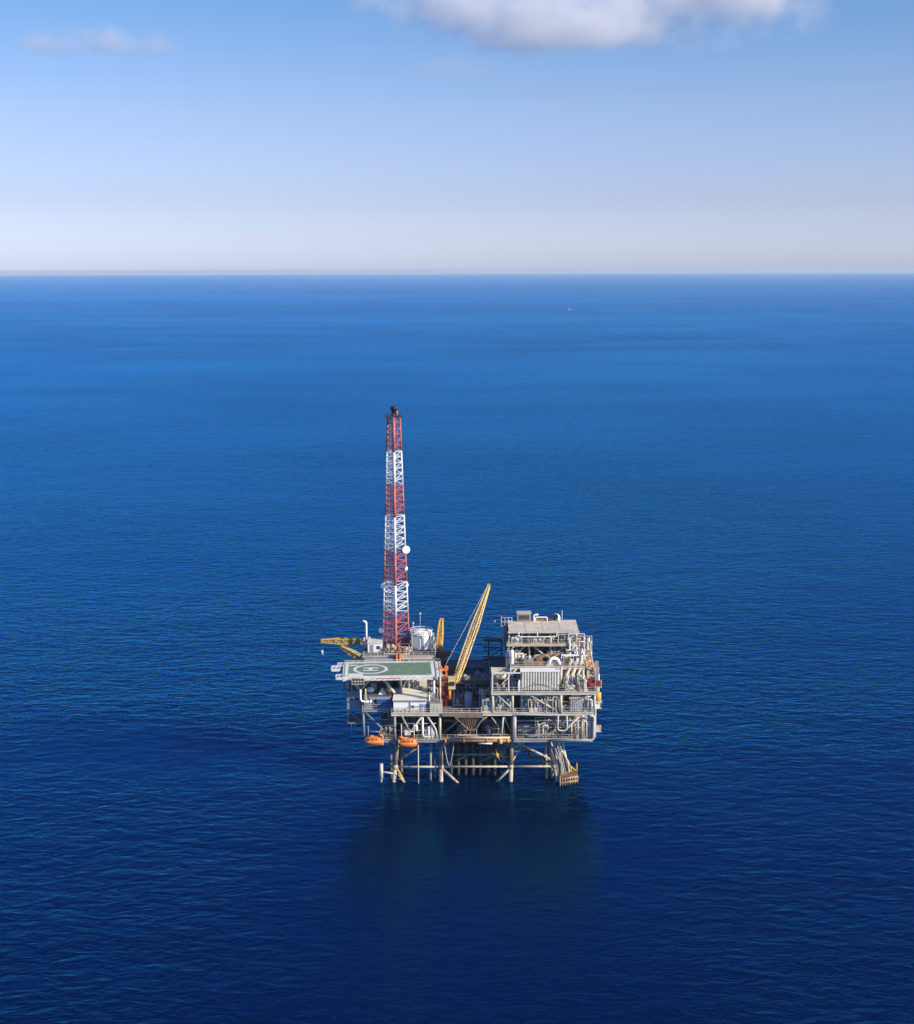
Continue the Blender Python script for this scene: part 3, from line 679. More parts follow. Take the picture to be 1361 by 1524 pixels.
MB().bend([(-7.5,-1.7,17.3),(-5.2,-1.7,13.6),(-4.9,-1.7,11.4)],.24,10,.8).build('pipe','light',pl,True); MB().bend([(-6.4,-1.2,12.0),(-6.4,-1.2,14.4),(-5.6,-1.2,14.4),(-5.6,-1.2,12.0)],.22,10,.5).build('pipe','white',pl,True)
MB().vessel((-9.8,-1.4,13.0),.35,1.6).build('vessel','dirty_white',pl,True)
bp = thing('floor_box', 'square pale grey enclosure at the corner between the white cabin and the crane', 'enclosure', (-5,-1.5,17.5))
MB().box(-6.5,-3.6,-1.7,1.0,17.66,20.0).build('body','light',bp); MB().box(-6.6,-3.5,-1.8,1.1,20.002,20.12).build('lid','grey',bp); MB().box(-5.6,-4.6,-1.76,-1.704,18.2,19.4).build('hatch','sea_green',bp)
tag(MB().tube([(-4.1,-1.4,17.6),(-4.1,-1.4,26.8)],.22,10).lathe((-4.1,-1.4,26.8),[(.3,0),(.3,.2),(.1,.3)],10).build('post','cream',None,True),'tall cream post beside the helideck corner and the red crane','post')
tag(MB().tube([(-6.7,-.6,17.7),(-6.7,-.6,22.4)],.14,8).bend([(-6.7,-.6,22.0),(-5.4,-.6,22.0),(-5.4,-.6,20.2)],.16,8).build('goal_post_pipe','dirty_white',None,True),'pale goalpost shaped pipe in front of the green locker','pipe')
skid('pipe and valve skid squeezed between the green locker and the tall cream post', -6.9, 2.6, Z_MAIN, 2.4, 3.0, 4.6, 12, 'pale', np_=7)

# ================================================================== tower deck
td = deck('tower_deck', 'high deck behind the helideck that carries the lattice tower and white tank', -23.5, -5.4, 16.0, YB, Z_TOWER, 'light', rails=True, rail_sides='fr')
for x in (-23.0,-14.2,-6.0):
    for y in (16.5, 30.4): col(td, x, y, Z_MAIN+.01, Z_TOWER-.72, .32, 'grey')
brc(td, (-14.2,16.5,25.6),(-19.5,16.5,19.0)); brc(td, (-6.0,16.5,25.6),(-10.5,16.5,19.0)); brc(td,(-6,17,25.4),(-6,29.6,18.2)); brc(td,(-14.4,16.3,23.0),(-11.8,16.3,25.5))
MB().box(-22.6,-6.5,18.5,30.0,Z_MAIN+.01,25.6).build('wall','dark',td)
CEN = V3(-15.55, 24.4, 0); ZT0, ZT1 = Z_TOWER+.05, 85.2
BANDS = [(ZT0,35.7,'tower_red'),(35.7,43.4,'tower_white'),(43.4,51.6,'tower_red'),(51.6,60.5,'tower_white'),(60.5,68.3,'tower_red'),(68.3,76.7,'tower_white'),(76.7,ZT1,'tower_red')]
tw = thing('lattice_tower', 'tall tapering red and white three legged lattice tower', 'tower', (CEN.x, CEN.y, Z_TOWER))
ANG = [rad(-88), rad(32), rad(152)]
def tl(k, z):
    r = 3.85 + (1.75-3.85)*(z-ZT0)/(ZT1-ZT0); return V3(CEN.x+r*math.cos(ANG[k]), CEN.y+r*math.sin(ANG[k]), z)
for k in range(3):
    a = MB(); 
    for z0, z1, m_ in BANDS: a.cur = 0 if m_ == 'tower_red' else 1; a.tube([tl(k,z0), tl(k,z1)], .34 if k == 0 else .22, 8)
    a.build('leg', None, tw, True, mats=['tower_red','tower_white'])
for z0, z1, m_ in BANDS:
    a = MB(); n = 6
    for i in range(n):
        za, zb = z0+(z1-z0)*i/n, z0+(z1-z0)*(i+1)/n
        for k in range(3):
            j = (k+1) % 3
            if (k, j) == (2, 0): a.tube([tl(0,za), tl(2,zb)], .08, 5); a.tube([tl(0,za+.5*(zb-za)), tl(2,zb)], .06, 5)
            elif i % 2: a.tube([tl(k,za), tl(j,zb)], .078, 5)
            else: a.tube([tl(j,za), tl(k,zb)], .078, 5)
            a.tube([tl(k,zb), tl(j,zb)], .07, 5)
    a.build('lattice', m_, tw)
a = MB(); a.box(CEN.x-1.9,CEN.x+1.9,CEN.y-1.9,CEN.y+1.9,ZT1,ZT1+.12); a.railing([(CEN.x-1.9,CEN.y-1.9,ZT1+.1),(CEN.x+1.9,CEN.y-1.9,ZT1+.1),(CEN.x+1.9,CEN.y+1.9,ZT1+.1),(CEN.x-1.9,CEN.y+1.9,ZT1+.1)],.7,.05,True); a.beam((CEN.x-2.6,CEN.y-1.2,ZT1+.3),(CEN.x+2.4,CEN.y-1.2,ZT1+.3),.14); a.build('top_platform','dark',tw)
MB().lathe((CEN.x+.1,CEN.y-.4,ZT1+.13),[(.75,0),(.85,.3),(.62,.5),(.62,1.6),(.9,1.75),(.9,2.5),(.4,2.6)],14).build('burner','black',tw,True)
MB().tube([(CEN.x+.8,CEN.y-.8,ZT1+.13),(CEN.x+.8,CEN.y-.8,ZT1+1.7)],.32,10).build('lamp','brown',tw,True)
a = MB(); la, lb = tl(2,ZT0)+V3(.9,0,0), tl(2,ZT1)+V3(.5,0,0)
for s_ in (-.2,.2): a.tube([la+V3(s_,.4,0), lb+V3(s_,.4,0)],.05,4)
a.build('ladder','galv',tw)
def dish(px, py, Y, r, label, az, m_='white', drum=False):
    c = at(px, py, Y); t = thing('dish_antenna', label, 'antenna', c)
    rot = Matrix.Rotation(az, 4, 'Z')
    def tr(a): a.v = [c + rot.to_3x3() @ v for v in a.v]; return a
    prof = [(.05,.42),(r*.5,.30),(r*.85,.10),(r,0),(r*1.02,-.22),(r*.9,-.24)] if drum else [(.06,.34*r),(r*.6,.28*r),(r,-.05),(r*.97,-.10),(r*.55,.16*r),(.05,.22*r)]
    tr(MB().lathe((0,0,0), prof, 20, 'Y')).build('reflector', m_, t, True)
    tr(MB().tube([(0,.3,0),(0,1.1,0)],.09,6).tube([(0,1.1,-.5),(0,1.1,.5)],.07,6)).build('mount','galv',t)
    if not drum: tr(MB().tube([(0,.2*r,0),(0,-.6*r,0)],.04,5).lathe((0,-.6*r,0),[(.08,-.08),(.12,0),(.08,.08)],8,'Y')).build('feed','light',t)
dish(604.5,818,24.0,1.0,'largest white dish on the tower, level with a red band',rad(18),drum=True)
dish(605,846,24.5,.5,'small pale dish just below the largest dish',rad(50))
dish(571,872,25.0,.72,'white dish on the shaded side at the top of the lowest white band',rad(-20),drum=True)
dish(606,871,25.0,.6,'white dish on the sunlit side at the top of the lowest white band',rad(60))
dish(567.5,938,24.0,.75,'lowest white dish on the tower, near the deck',rad(-35))

wt = thing('white_tank', 'fat white upright tank with railed top beside the lattice tower', 'tank', (-9.0,24,Z_TOWER))
MB().lathe((-9.1,24,Z_TOWER+.1),[(2.5,0),(2.55,.1),(2.55,4.3),(2.35,4.55),(.3,4.9)],28).build('shell','white',wt,True)
MB().lathe((-9.1,24,Z_TOWER+3.9),[(2.57,0),(2.95,.02),(2.95,.12),(2.57,.13)],28).build('walkway','dirty_white',wt,True)
a = MB(); a.railing([(-9.1+2.85*math.cos(2*math.pi*k/14),24+2.85*math.sin(2*math.pi*k/14),Z_TOWER+4.0) for k in range(14)],1.0,.07,True); a.build('railing','white',wt)
MB().box(-11.1,-9.4,21.3,21.75,Z_TOWER+.8,Z_TOWER+3.6).build('panel','bluegrey',wt)
a = MB(); a.bend([(-11.4,21.2,Z_TOWER+.2),(-11.4,21.2,Z_TOWER+4.4),(-9.2,21.2,Z_TOWER+4.4),(-8.4,21.2,Z_TOWER+3.4),(-8.4,21.2,Z_TOWER+.3)],.15,8); a.build('pipe','cream',wt,True)
MB().bend([(-6.6,22.2,Z_TOWER+.2),(-6.6,22.2,Z_TOWER+5.0),(-8.0,23.0,Z_TOWER+5.2)],.28,8).build('pipe','white',wt,True); MB().tube([(-6.0,22.6,Z_TOWER+.2),(-6.0,22.6,Z_TOWER+4.4)],.26,8).build('pipe','white',wt,True)
tag(MB().tube([(-9.4,25,Z_TOWER+4.6),(-9.4,25,Z_TOWER+8.6)],.07,6).lathe((-9.4,25,Z_TOWER+8.5),[(.1,0),(.32,.25),(.1,.6)],10).build('mast','light',None,True),'thin mast with a white knob on top of the white tank','mast')
tag(MB().tube([(-11.2,25,Z_TOWER+4.2),(-11.2,25,Z_TOWER+6.2)],.09,6).lathe((-11.2,25,Z_TOWER+6.1),[(.1,0),(.32,.2),(.1,.5)],10).build('lamp_post','light',None,True),'short lamp post at the tower side of the white tank','lamp post')
dish(611.5,966,20.0,.55,'small white dish on the deck at the foot of the white tank',rad(-10))
vm = thing('vent_stack', 'slim white vent stack with hooked top at the end of the tower deck', 'vent', (-23.0,24,Z_TOWER))
MB().bend([(-23.0,24,Z_TOWER),(-23.0,24,33.4),(-23.9,24,33.7)],.26,10,.6).build('pipe','white',vm,True)
MB().tube([(-22.3,24,Z_TOWER),(-22.3,24,29.6)],.24,10).build('pipe','light',vm,True); MB().tube([(-23.6,24,Z_TOWER-4),(-23.6,24,29.4)],.2,10).build('pipe','cream',vm,True)
MB().box(-23.8,-22.0,23.6,24.4,28.2,28.36).build('bracket','light',vm)
wc = thing('control_cabin', 'low white cabin at the foot of the tower beside the hooked vent stack', 'cabin', (-20.5,22,Z_TOWER))
MB().box(-22.4,-18.9,19.6,23.6,Z_TOWER+.1,Z_TOWER+2.5).build('wall','white',wc); MB().box(-22.55,-18.75,19.4,23.8,Z_TOWER+2.502,Z_TOWER+2.66).build('roof','dirty_white',wc); window(wc,-20.2,19.6,Z_TOWER+1.0,.9,.8); door(wc,-21.9,19.6,Z_TOWER+.15)
skid('jumble of pipes and boxes on the tower deck right under the lattice', -18.4, 18.0, Z_TOWER, 3.2, 3.2, 2.0, 21, 'pale', np_=8)
skid('pale pipe skid on the tower deck between the lattice and the white tank', -14.6, 17.6, Z_TOWER, 2.6, 3.0, 1.8, 23, 'pale', np_=7)
skid('row of small grey machines behind the tower legs', -16.8, 27.0, Z_TOWER, 4.4, 3.0, 2.0, 24, 'cold', np_=6)
sk = thing('orange_stack', 'rusty orange upright stack rising behind the back edge of the helideck', 'stack', (-14.6,15,22))
MB().box(-15.3,-13.9,14.6,15.6,21.0,27.7).build('body','red',sk); MB().tube([(-15.0,14.3,21.0),(-15.0,14.3,27.9)],.18,8).tube([(-14.2,14.3,21.0),(-14.2,14.3,27.7)],.18,8).build('pipe','orange',sk,True)
bw = thing('dark_annex', 'dark navy block with pale rail along its top behind the landing circle', 'building', (-19,14.6,22))
MB().box(-22.9,-15.9,13.9,15.85,20.0,26.4).build('wall','bluegrey',bw); a = MB(); a.tube([(-22.9,13.8,26.0),(-15.9,13.8,26.0)],.14,6); a.beam((-20.9,13.8,22.0),(-20.9,13.8,25.9),.2); a.beam((-17.3,13.8,22.0),(-17.3,13.8,25.9),.2); a.beam((-20.8,13.8,25.0),(-17.4,13.8,25.0),.18); a.build('trim','grey',bw)

# ================================================================== cranes
def boom(t, p, q, w0, w1, n, m_, wm=None, rc=.14, rd=.075, up=None):
    return MB().truss(p, q, w0, w1, n, rc, rd, wm, up).build('boom', m_, t)
def hook(t, p, dz):
    c = MB().tube([p, V3(*p)-V3(0,0,dz)], .035, 4).build('cable','dark',t)
    e = V3(*p)-V3(0,0,dz); MB().box(e.x-.22,e.x+.22,e.y-.15,e.y+.15,e.z-.7,e.z).tube([(e.x,e.y,e.z-.7),(e.x,e.y,e.z-1.1),(e.x+.25,e.y,e.z-1.2)],.07,6).build('hook','white',t)
cr = thing('boom_crane', 'large cream lattice boom crane with red winch tower between the two deck blocks', 'crane', (-3.0,5,17.5))
MB().lathe((-3.1,5,17.6),[(1.0,0),(1.0,2.0),(1.55,2.2),(1.55,2.7)],20).build('pedestal','crimson',cr,True)
MB().lathe((-3.1,5,20.3),[(1.9,0),(2.0,.1),(2.0,.9),(1.7,1.0)],24).build('turntable','crimson',cr,True)
MB().box(-4.6,-1.8,3.6,6.6,21.31,22.3).build('machine_deck','crimson',cr)
MB().vessel((-4.2,3.9,22.8),.5,2.2,'X').build('winch_drum','red',cr,True)
a = MB()
for x in (-4.2,-2.4):
    for y in (4.2,6.2): a.beam((x,y,22.3),(x+.35*(1 if x < -3 else -1),5.2,26.4),.34)
for z in (23.6,24.9,26.2): a.beam((-4.1,4.7,z),(-2.5,4.7,z),.3); a.beam((-4.1,5.7,z),(-2.5,5.7,z),.26)
a.box(-4.4,-2.2,4.7,5.7,26.2,26.6); a.build('gantry','orange',cr)
for x in (-4.0,-2.9,-2.5): MB().lathe((x,5.0,26.6),[(.24,0),(.24,.5),(.1,.62)],8).build('sheave','orange',cr,True)
cb = MB().quadbox(((-2.2,2.8,22.0),(-.5,2.8,22.0),(-.5,4.8,22.0),(-2.2,4.8,22.0),(-2.2,3.1,24.6),(-.5,3.1,24.6),(-.5,4.8,24.6),(-2.2,4.8,24.6))).build('cab','pale_yellow',cr)
MB().box(-2.25,-.45,2.95,4.85,24.602,24.72).build('roof','cream',cb); MB().box(-2.0,-.7,2.72,2.79,22.9,23.9).build('window','glass',cb)
MB().lathe((-1.9,2.7,19.6),[(.36,0),(.36,2.2)],8).build('standpipe','orange',cr,True)
bm_ = boom(cr, (-.6,6,22.6), (7.9,22,42.9), .45, .2, 22, 'pale_yellow', .68, .16, .08)
MB().box(7.5,8.3,21.7,22.5,42.6,43.5).build('boom_tip','yellow',cr)
a = MB(); 
for s_ in (-.25,.25): a.tube([(-3.3,5.2+s_,26.5),(7.6,21.8+s_,43.2)],.018,4)
a.build('stay_cable','light',cr)
rl = MB(); rl.tube([(-.1,5.4,24.0),(7.4,21.2,42.0)],.09,5); rl.build('walkway_rail','cream',cr)

cl = thing('pedestal_crane', 'yellow crane with its lattice boom lying level over the sea beside the hooked vent stack', 'crane', (-23,27,26.5))
MB().lathe((-23.0,27.4,20),[(.8,0),(.8,6.0),(1.0,6.2),(1.0,6.9)],16).build('pedestal','yellow',cl,True); MB().box(-24.1,-22.1,26.4,28.4,26.92,28.2).build('machine_house','pale_yellow',cl)
boom(cl, (-23.6,27,27.5), at(478,954,27.0), .5, .28, 12, 'yellow', .62, .16, .09); hook(cl, at(480,957,27.0), 1.9)
c2 = thing('stowed_crane', 'faded yellow crane boom slanting down behind the outer corner of the helideck', 'crane', (-22,17,22))
p_, q_ = at(508,963,22), at(549,986,17); boom(c2, q_, p_, .6, .3, 10, 'pale_yellow', .62, .15, .09)
MB().lathe((q_.x+.4,q_.y+.4,17.6),[(.8,0),(.8,6.0),(1.1,6.3),(1.1,7.0)],16).build('pedestal','yellow',c2,True); MB().box(q_.x-1.6,q_.x+1.4,q_.y-1.0,q_.y+1.0,q_.z-1.1,q_.z-.3).build('machine_house','yellow',c2)
c3 = thing('back_crane', 'small yellow crane with rusty brown base behind the white tank', 'crane', (-4.6,30,17))
MB().lathe((-4.6,29.6,17.6),[(1.2,0),(1.2,3.2),(1.7,3.4),(1.7,5.0)],16).build('pedestal','brown',c3,True); MB().box(-6.0,-2.6,28.4,31.0,22.62,24.3).build('machine_house','brown',c3); MB().tube([(-3.2,29,23.6),(-1.6,29,23.8)],.7,12).build('winch_drum','brown',c3,True)
boom(c3, (-4.8,30,23.8), at(657,923,34), .65, .35, 9, 'yellow', .6, .2, .11); e_ = at(658,923,34); MB().box(e_.x-.5,e_.x+.5,e_.y-.4,e_.y+.4,e_.z-.3,e_.z+.5).build('boom_tip','yellow',c3)
a = MB(); a.beam((-5.4,29.4,24.3),(-5.0,30.2,27.6),.24); a.beam((-4.0,29.4,24.3),(-4.4,30.2,27.6),.24); a.beam((-5.0,30.2,27.5),(-4.4,30.2,27.5),.24); a.build('gantry','yellow',c3)
c4 = thing('side_crane', 'beige crane boom rising at the outer side over a crimson machine house and yellow drum', 'crane', (32,3,22.6))
MB().lathe((33.15,-1.0,20.3),[(.75,0),(.85,.1),(.85,1.9),(.6,2.05)],16).build('drum','yellow',c4,True); MB().box(30.2,32.8,2.0,4.6,22.9,24.4).build('machine_house','crimson',c4); MB().vessel((30.9,1.7,23.3),.5,1.4,'X').build('winch_drum','crimson',c4,True)
boom(c4, (32.1,3.6,24.4), (31.4,15,30.4), .7, .22, 11, 'beige', .8, .2, .13)
MB().quadbox(((31.5,3.8,24.3),(32.7,3.8,24.3),(31.7,14.6,30.0),(31.2,14.6,30.0),(31.5,3.7,24.5),(32.7,3.7,24.5),(31.7,14.5,30.2),(31.2,14.5,30.2))).build('boom_panel','beige',c4)
MB().lathe((32.1,7.2,26.6),[(1.0,0),(1.08,.05),(1.08,.2),(1.0,.25)],16,'Y').build('boom_band','orange',c4,True); MB().box(30.9,31.5,2.6,3.4,24.41,26.4).build('gantry','cream',c4)

# ================================================================== lifeboats
def lifeboat(px, py, lbl, flip):
    c = at(px, py, -3.2); t = thing('lifeboat', lbl, 'lifeboat', c, 'orange lifeboats hung below the lowest deck')
    def loft(secs, n=18):
        a = MB(); rs = []
        for x, hw, zb, zt in secs:
            b = len(a.v); rs.append(b)
            for k in range(n):
                th = 2*math.pi*k/n; yy = hw*math.copysign(abs(math.cos(th))**.8, math.cos(th)); zz = math.sin(th)
                a.v.append(V3(c.x+x*flip, c.y+yy, c.z+(zt*zz if zz > 0 else -zb*zz)))
        for p, q in zip(rs, rs[1:]):
            for k in range(n): a.face((p+k,p+(k+1)%n,q+(k+1)%n,q+k))
        a.face([rs[0]+k for k in range(n)]); a.face([rs[-1]+k for k in range(n)][::-1]); return a
    loft([(-2.35,.35,-.25,.3),(-2.15,.75,-.75,.25),(-1.4,1.12,-1.1,.12),(0,1.25,-1.2,.1),(1.4,1.1,-1.1,.12),(2.1,.75,-.8,.3),(2.4,.3,-.3,.4)]).build('hull','lifeboat',t,True)
    loft([(-2.2,.3,0,.45),(-1.9,.75,0,.85),(-1.0,1.0,0,1.05),(.6,1.02,0,1.1),(1.5,.85,0,1.0),(2.2,.35,0,.6)]).build('canopy','lifeboat',t,True)
    x = c.x+1.55*flip; k_ = MB().lathe((x,c.y,c.z+.8),[(.55,0),(.55,.6),(.4,.75)],12).build('steering_cupola','orange',t,True); MB().box(x-.35,x+.35,c.y-.58,c.y-.5,c.z+.95,c.z+1.25).build('window','glass',k_)
    MB().box(c.x-.9,c.x-.2,c.y-.5,c.y+.5,c.z+.98,c.z+1.16).build('hatch','pale_yellow',t)
    for dx in (-1.2,-.3,.6): MB().lathe((c.x+dx*flip,c.y-.97,c.z+.62),[(.17,0),(.17,-.06)],10,'Y').build('porthole','glass',t)
    a = MB(); a.tube([(c.x+s_*2.2,c.y-.7-.5*(1-abs(s_)),c.z+.05) for s_ in (-1,-.6,0,.6,1)],.09,6); a.build('fender_rail','pale_yellow',t,True)
    MB().box(c.x+2.05*flip-.12,c.x+2.05*flip+.12,c.y-.7,c.y+.6,c.z-.9,c.z+.9).build('stern_frame','pale_yellow',t)
    return c
c_a = lifeboat(557.5,1102,'orange lifeboat hanging nearest the outer corner, with a pale upright end',1)
c_b = lifeboat(607,1105,'orange lifeboat hanging beside the front leg below the white frame davit',-1)
for c, nm, lb in ((c_a,1,'slim grey davit holding the lifeboat nearest the outer corner'),(c_b,2,'white framed davit holding the lifeboat beside the front leg')):
    t = thing('davit', lb, 'davit', (c.x,-2,11))
    m_ = 'grey' if nm == 1 else 'dirty_white'
    for dx in (-1.5,1.5):
        MB().bend([(c.x+dx,-2.3,11.1),(c.x+dx,-2.3,14.3+nm*.3),(c.x+dx,-3.3,14.5+nm*.3)],.14,8,.5).build('arm',m_,t,True); MB().tube([(c.x+dx,-3.25,14.5+nm*.3),(c.x+dx,-3.25,c.z+1.0)],.045,5).build('cable','dark',t)
    MB().tube([(c.x-1.5,-2.3,13.2),(c.x+1.5,-2.3,13.2)],.11,8).build('crossbar',m_,t,True)
    if nm == 2: MB().beam((c.x-1.3,-2.2,17.0),(c.x+.6,-2.5,13.2),.26).build('ramp','beige',t); MB().box(c.x-.7,c.x+.7,-2.6,-2.1,12.4,13.6).build('winch_frame','dirty_white',t)

# ================================================================== upper decks
u1 = deck('upper_deck', 'third level deck at the front of the tall process block', 7.9, 32.6, YF, 30.0, Z_UP, 'light', rail_sides='fr')
u2 = deck('process_deck', 'fourth level deck above the corrugated wall at the tall process block', 12.6, 30.4, 2.2, 29.0, Z_TOP, 'light', rail_sides='fr')
md = deck('pipe_deck', 'flat deck in the shadow between the tower side and the tall process block', -4.6, 7.8, 11.6, 30.6, Z_MID, 'brown', rail_sides='fb', plate='dark')
for x in (-4.2, 2.0, 7.4):
    for y in (12.0, 21.0, 30.2): col(md, x, y, Z_MAIN+.01, Z_MID-.72, .26, 'grey')
for x in (8.3, 13.0, 24.4, 32.4):
    for y in (YF+.4, 14.2, 29.5): col(u1, x, y, Z_MAIN+.13, Z_UP-.72, .3)
for x in (13.2, 24.5, 30.0):
    for y in (2.8, 15.0, 28.5): col(u2, x, y, Z_UP+.13, Z_TOP-.72, .3)
brc(u1, (9.2,-1.6,22.0),(13.6,-1.6,18.0),.17); brc(u1, (17.0,-1.7,21.8),(23.6,-1.7,18.0),.22); brc(u1, (24.6,-1.6,18.2),(31.8,-1.6,21.8),.16)
brc(u2, (9.6,-.6,23.4),(14.0,1.6,27.2),.17); brc(u2,(17.2,1.2,27.0),(20.3,1.0,24.6),.16,'grey'); brc(u2,(20.3,1.0,24.6),(24.4,1.0,22.9),.14,'grey')
col(u2, 24.6, .6, Z_UP+.13, Z_TOP+.6, .3, 'light'); col(u1, 24.4, -2.0, Z_MAIN+.13, Z_UP-.7, .34, 'light')

def cladbox(name, label, cat, x0, x1, y0, y1, z0, z1, m_='clad', top='roof'):
    t = thing(name, label, cat, ((x0+x1)/2,(y0+y1)/2,z0))
    MB().corr((x0,y0),(x1,y0),z0+.02,z1-.02,.64,.24,.08).build('wall', m_, t)
    MB().box(x0+.02,x1-.02,y0+.09,y1,z0+.02,z1-.02).build('body', m_, t)
    MB().box(x0-.15,x1+.15,y0-.3,y1+.1,z1,z1+.16).build('roof', top, t)
    return t
cw = cladbox('clad_enclosure','big pale corrugated metal enclosure in the middle of the tall process block','enclosure',15.0,24.1,-.6,2.0,Z_UP+.15,27.3,'clad','white')
MB().bend([(15.2,-1.0,23.2),(18.0,-1.0,24.3),(20.2,-1.0,24.4),(24.0,-1.0,23.0)],.09,6,1.0).build('cable_tray','grey',cw,True)
for x in (17.8, 22.6): MB().box(x,x+.5,-.86,-.78,24.2,24.8).build('junction_box','galv',cw)
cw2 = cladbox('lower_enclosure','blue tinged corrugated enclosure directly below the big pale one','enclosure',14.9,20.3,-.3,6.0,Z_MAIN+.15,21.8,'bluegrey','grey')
MB().box(17.0,20.0,-1.2,-.7,Z_MAIN+.14,Z_MAIN+1.1).build('locker','dirty_white',cw2)
# open room with a tank
orm = thing('open_room','open sided grey room with a pale tank inside next to the corrugated enclosure','room',(10,1,Z_UP))
MB().box(8.1,12.6,3.4,3.6,Z_UP+.15,27.2).build('back_wall','light',orm); MB().box(8.0,8.12,-1.2,3.39,Z_UP+.15,27.2).build('side_wall','light',orm)
a = MB()
for x in (8.25,12.1): a.beam((x,-1.5,Z_UP+.15),(x,-1.5,27.1),.32)
a.beam((8.1,-1.5,27.25),(14.9,-1.5,27.25),.3); a.beam((8.1,-1.5,27.25),(8.1,3.4,27.25),.24); a.beam((12.6,-1.5,27.25),(12.6,3.4,27.25),.24); a.build('frame','dirty_white',orm)
rt = thing('room_tank','pale tank on a black base inside the open sided room','tank',(10.5,1.6,Z_UP)); MB().lathe((10.7,1.6,24.9),[(.9,0),(.95,.1),(.95,1.5),(.7,1.75)],16).build('shell','cream',rt,True); MB().box(9.8,11.6,.7,2.5,Z_UP+.16,24.88).build('base','black',rt)
skid('grey control cabinets on the floor of the open sided room', 8.6, -.8, Z_UP+.1, 3.2, 1.6, 1.5, 31, 'cold', np_=4)
MB_ = tag(MB().box(14.3,14.8,-1.4,-.9,Z_UP+.14,25.0).lathe((14.55,-1.15,25.0),[(.2,0),(.2,.4)],8).build('bottle_rack','white',None),'narrow white upright locker at the edge of the big corrugated enclosure','locker')

# ------------------------------------------------------------------ curved ducts and rusty drier, right bays
ed = thing('exhaust_duct','beige curved exhaust ducts sweeping down beside the big corrugated enclosure','duct',(26.6,1,Z_UP))
for k, (x, r, m_) in enumerate(((25.4,.4,'beige'),(26.7,.46,'beige'),(28.0,.34,'cream'))):
    MB().bend([(x+1.6,6.0,28.4),(x+1.2,1.8,27.0),(x,.2,25.4),(x+.3,-.4,Z_UP+.2)],r,12,2.2).build('duct',m_,ed,True)
    MB().bend([(x+.3,-.75,Z_UP+.6),(x+.6,-.9,24.8),(x+1.0,0,26.4)],.12,8,1.0).build('handrail','dirty_white',ed,True)
a = MB(); a.beam((25.0,-1.5,24.9),(28.4,-1.5,23.2),.2); a.beam((25.0,-1.3,23.6),(27.4,-1.3,23.6),.2); a.build('bracket','brown',ed)
rd_ = thing('rust_topped_box','pale box with a rusty beige top at the front of the third level','box',(27.4,-1,Z_MAIN))
MB().corr((26.6,-1.3),(29.6,-1.3),Z_MAIN+.2,20.9,.45,.1,.05).build('side','galv',rd_); MB().box(26.6,29.6,-1.24,1.6,Z_MAIN+.2,20.9).build('body','light',rd_); MB().box(26.4,29.8,-1.6,1.8,20.902,21.3).build('lid','beige',rd_); MB().box(27.0,29.4,-1.0,1.2,21.302,21.9).build('hood','cream',rd_)
skid('cream pump and motor set at the outer end of the third level', 29.9, -1.4, Z_MAIN, 2.3, 3.6, 4.0, 41, 'warm', np_=8)
skid('low grey pump skid between the two corrugated enclosures and the rust topped box', 24.6, -1.0, Z_MAIN, 1.9, 2.6, 2.2, 42, 'pale', np_=5, nv=1)
skid('pale pipe cluster on the open floor beside the blue tinged enclosure', 20.6, -1.2, Z_MAIN, 3.2, 3.0, 3.8, 43, 'pale', np_=9, nv=3)
skid('cream valve skid in the corner next to the crimson crane machine', 28.7, -1.2, Z_UP, 2.0, 3.0, 2.6, 44, 'white', np_=8)
skid('brownish vessels on the fourth level behind the curved ducts', 25.4, 4.0, Z_TOP, 2.4, 3.2, 2.2, 45, 'warm', np_=8)
skid('white and beige pipework stacked at the outer end of the fourth level', 28.0, 4.2, Z_TOP, 2.2, 4.0, 3.6, 46, 'white', np_=9)
# fourth level front gear
for k, (x, y, r, h, m_, lb) in enumerate(((12.0,4.6,.42,3.2,'cream','slim cream vessel at the inner end of the fourth level'),(13.0,3.6,.5,3.6,'white','white vessel second from the inner end of the fourth level'),(13.9,4.8,.4,2.6,'cream','short cream vessel beside the brown machine on the fourth level'))):
    t = thing('pressure_vessel', lb, 'vessel', (x,y,Z_TOP), 'upright vessels on the fourth level')
    MB().vessel((x,y,(Z_TOP if x > 12.5 else Z_UP)+.3), r, h+(0 if x > 12.5 else 5)).build('shell', m_, t, True); MB().tube([(x,y,Z_TOP+h),(x,y,Z_TOP+h+.7),(x+.5,y,Z_TOP+h+.9)],.1,6).build('pipe','light',t,True); MB().lathe((x,y-r-.05,Z_TOP+h*.6),[(.2,0),(.2,-.12)],10,'Y').build('manway','black' if k == 0 else 'galv',t)
mc = thing('compressor','brownish grey low compressor with a brown curved duct on the fourth level','compressor',(19,5,Z_TOP))
MB().box(15.6,20.6,3.4,6.6,Z_TOP+.14,Z_TOP+1.0).build('base_frame','brown',mc); MB().box(15.9,18.2,3.8,6.2,Z_TOP+1.002,Z_TOP+1.7).build('body','grey',mc); MB().vessel((18.2,5.0,Z_TOP+1.7),.65,2.2,'X').build('cylinder','beige',mc,True)
MB().bend([(18.6,4.4,Z_TOP+1.0),(19.4,4.4,Z_TOP+1.8),(21.4,4.6,Z_TOP+2.4),(22.3,5.0,Z_TOP+.9)],.46,12,1.4).build('duct','brown',mc,True)
for x in (15.6,17.2): MB().vessel((x,3.7,Z_TOP+1.7),.28,.8).build('motor','dirty_white',mc,True)
wd = thing('white_duct','rounded white duct end at the corner above the corrugated enclosure','duct',(23,4,Z_TOP)); MB().bend([(21.8,3.2,Z_TOP+.3),(22.2,3.2,Z_TOP+1.9),(24.0,3.4,Z_TOP+1.7),(24.4,3.4,Z_TOP+.2)],.42,12,1.1).build('duct','white',wd,True); MB().box(21.2,23.0,2.6,4.2,Z_TOP+.14,Z_TOP+.5).build('base','dirty_white',wd)

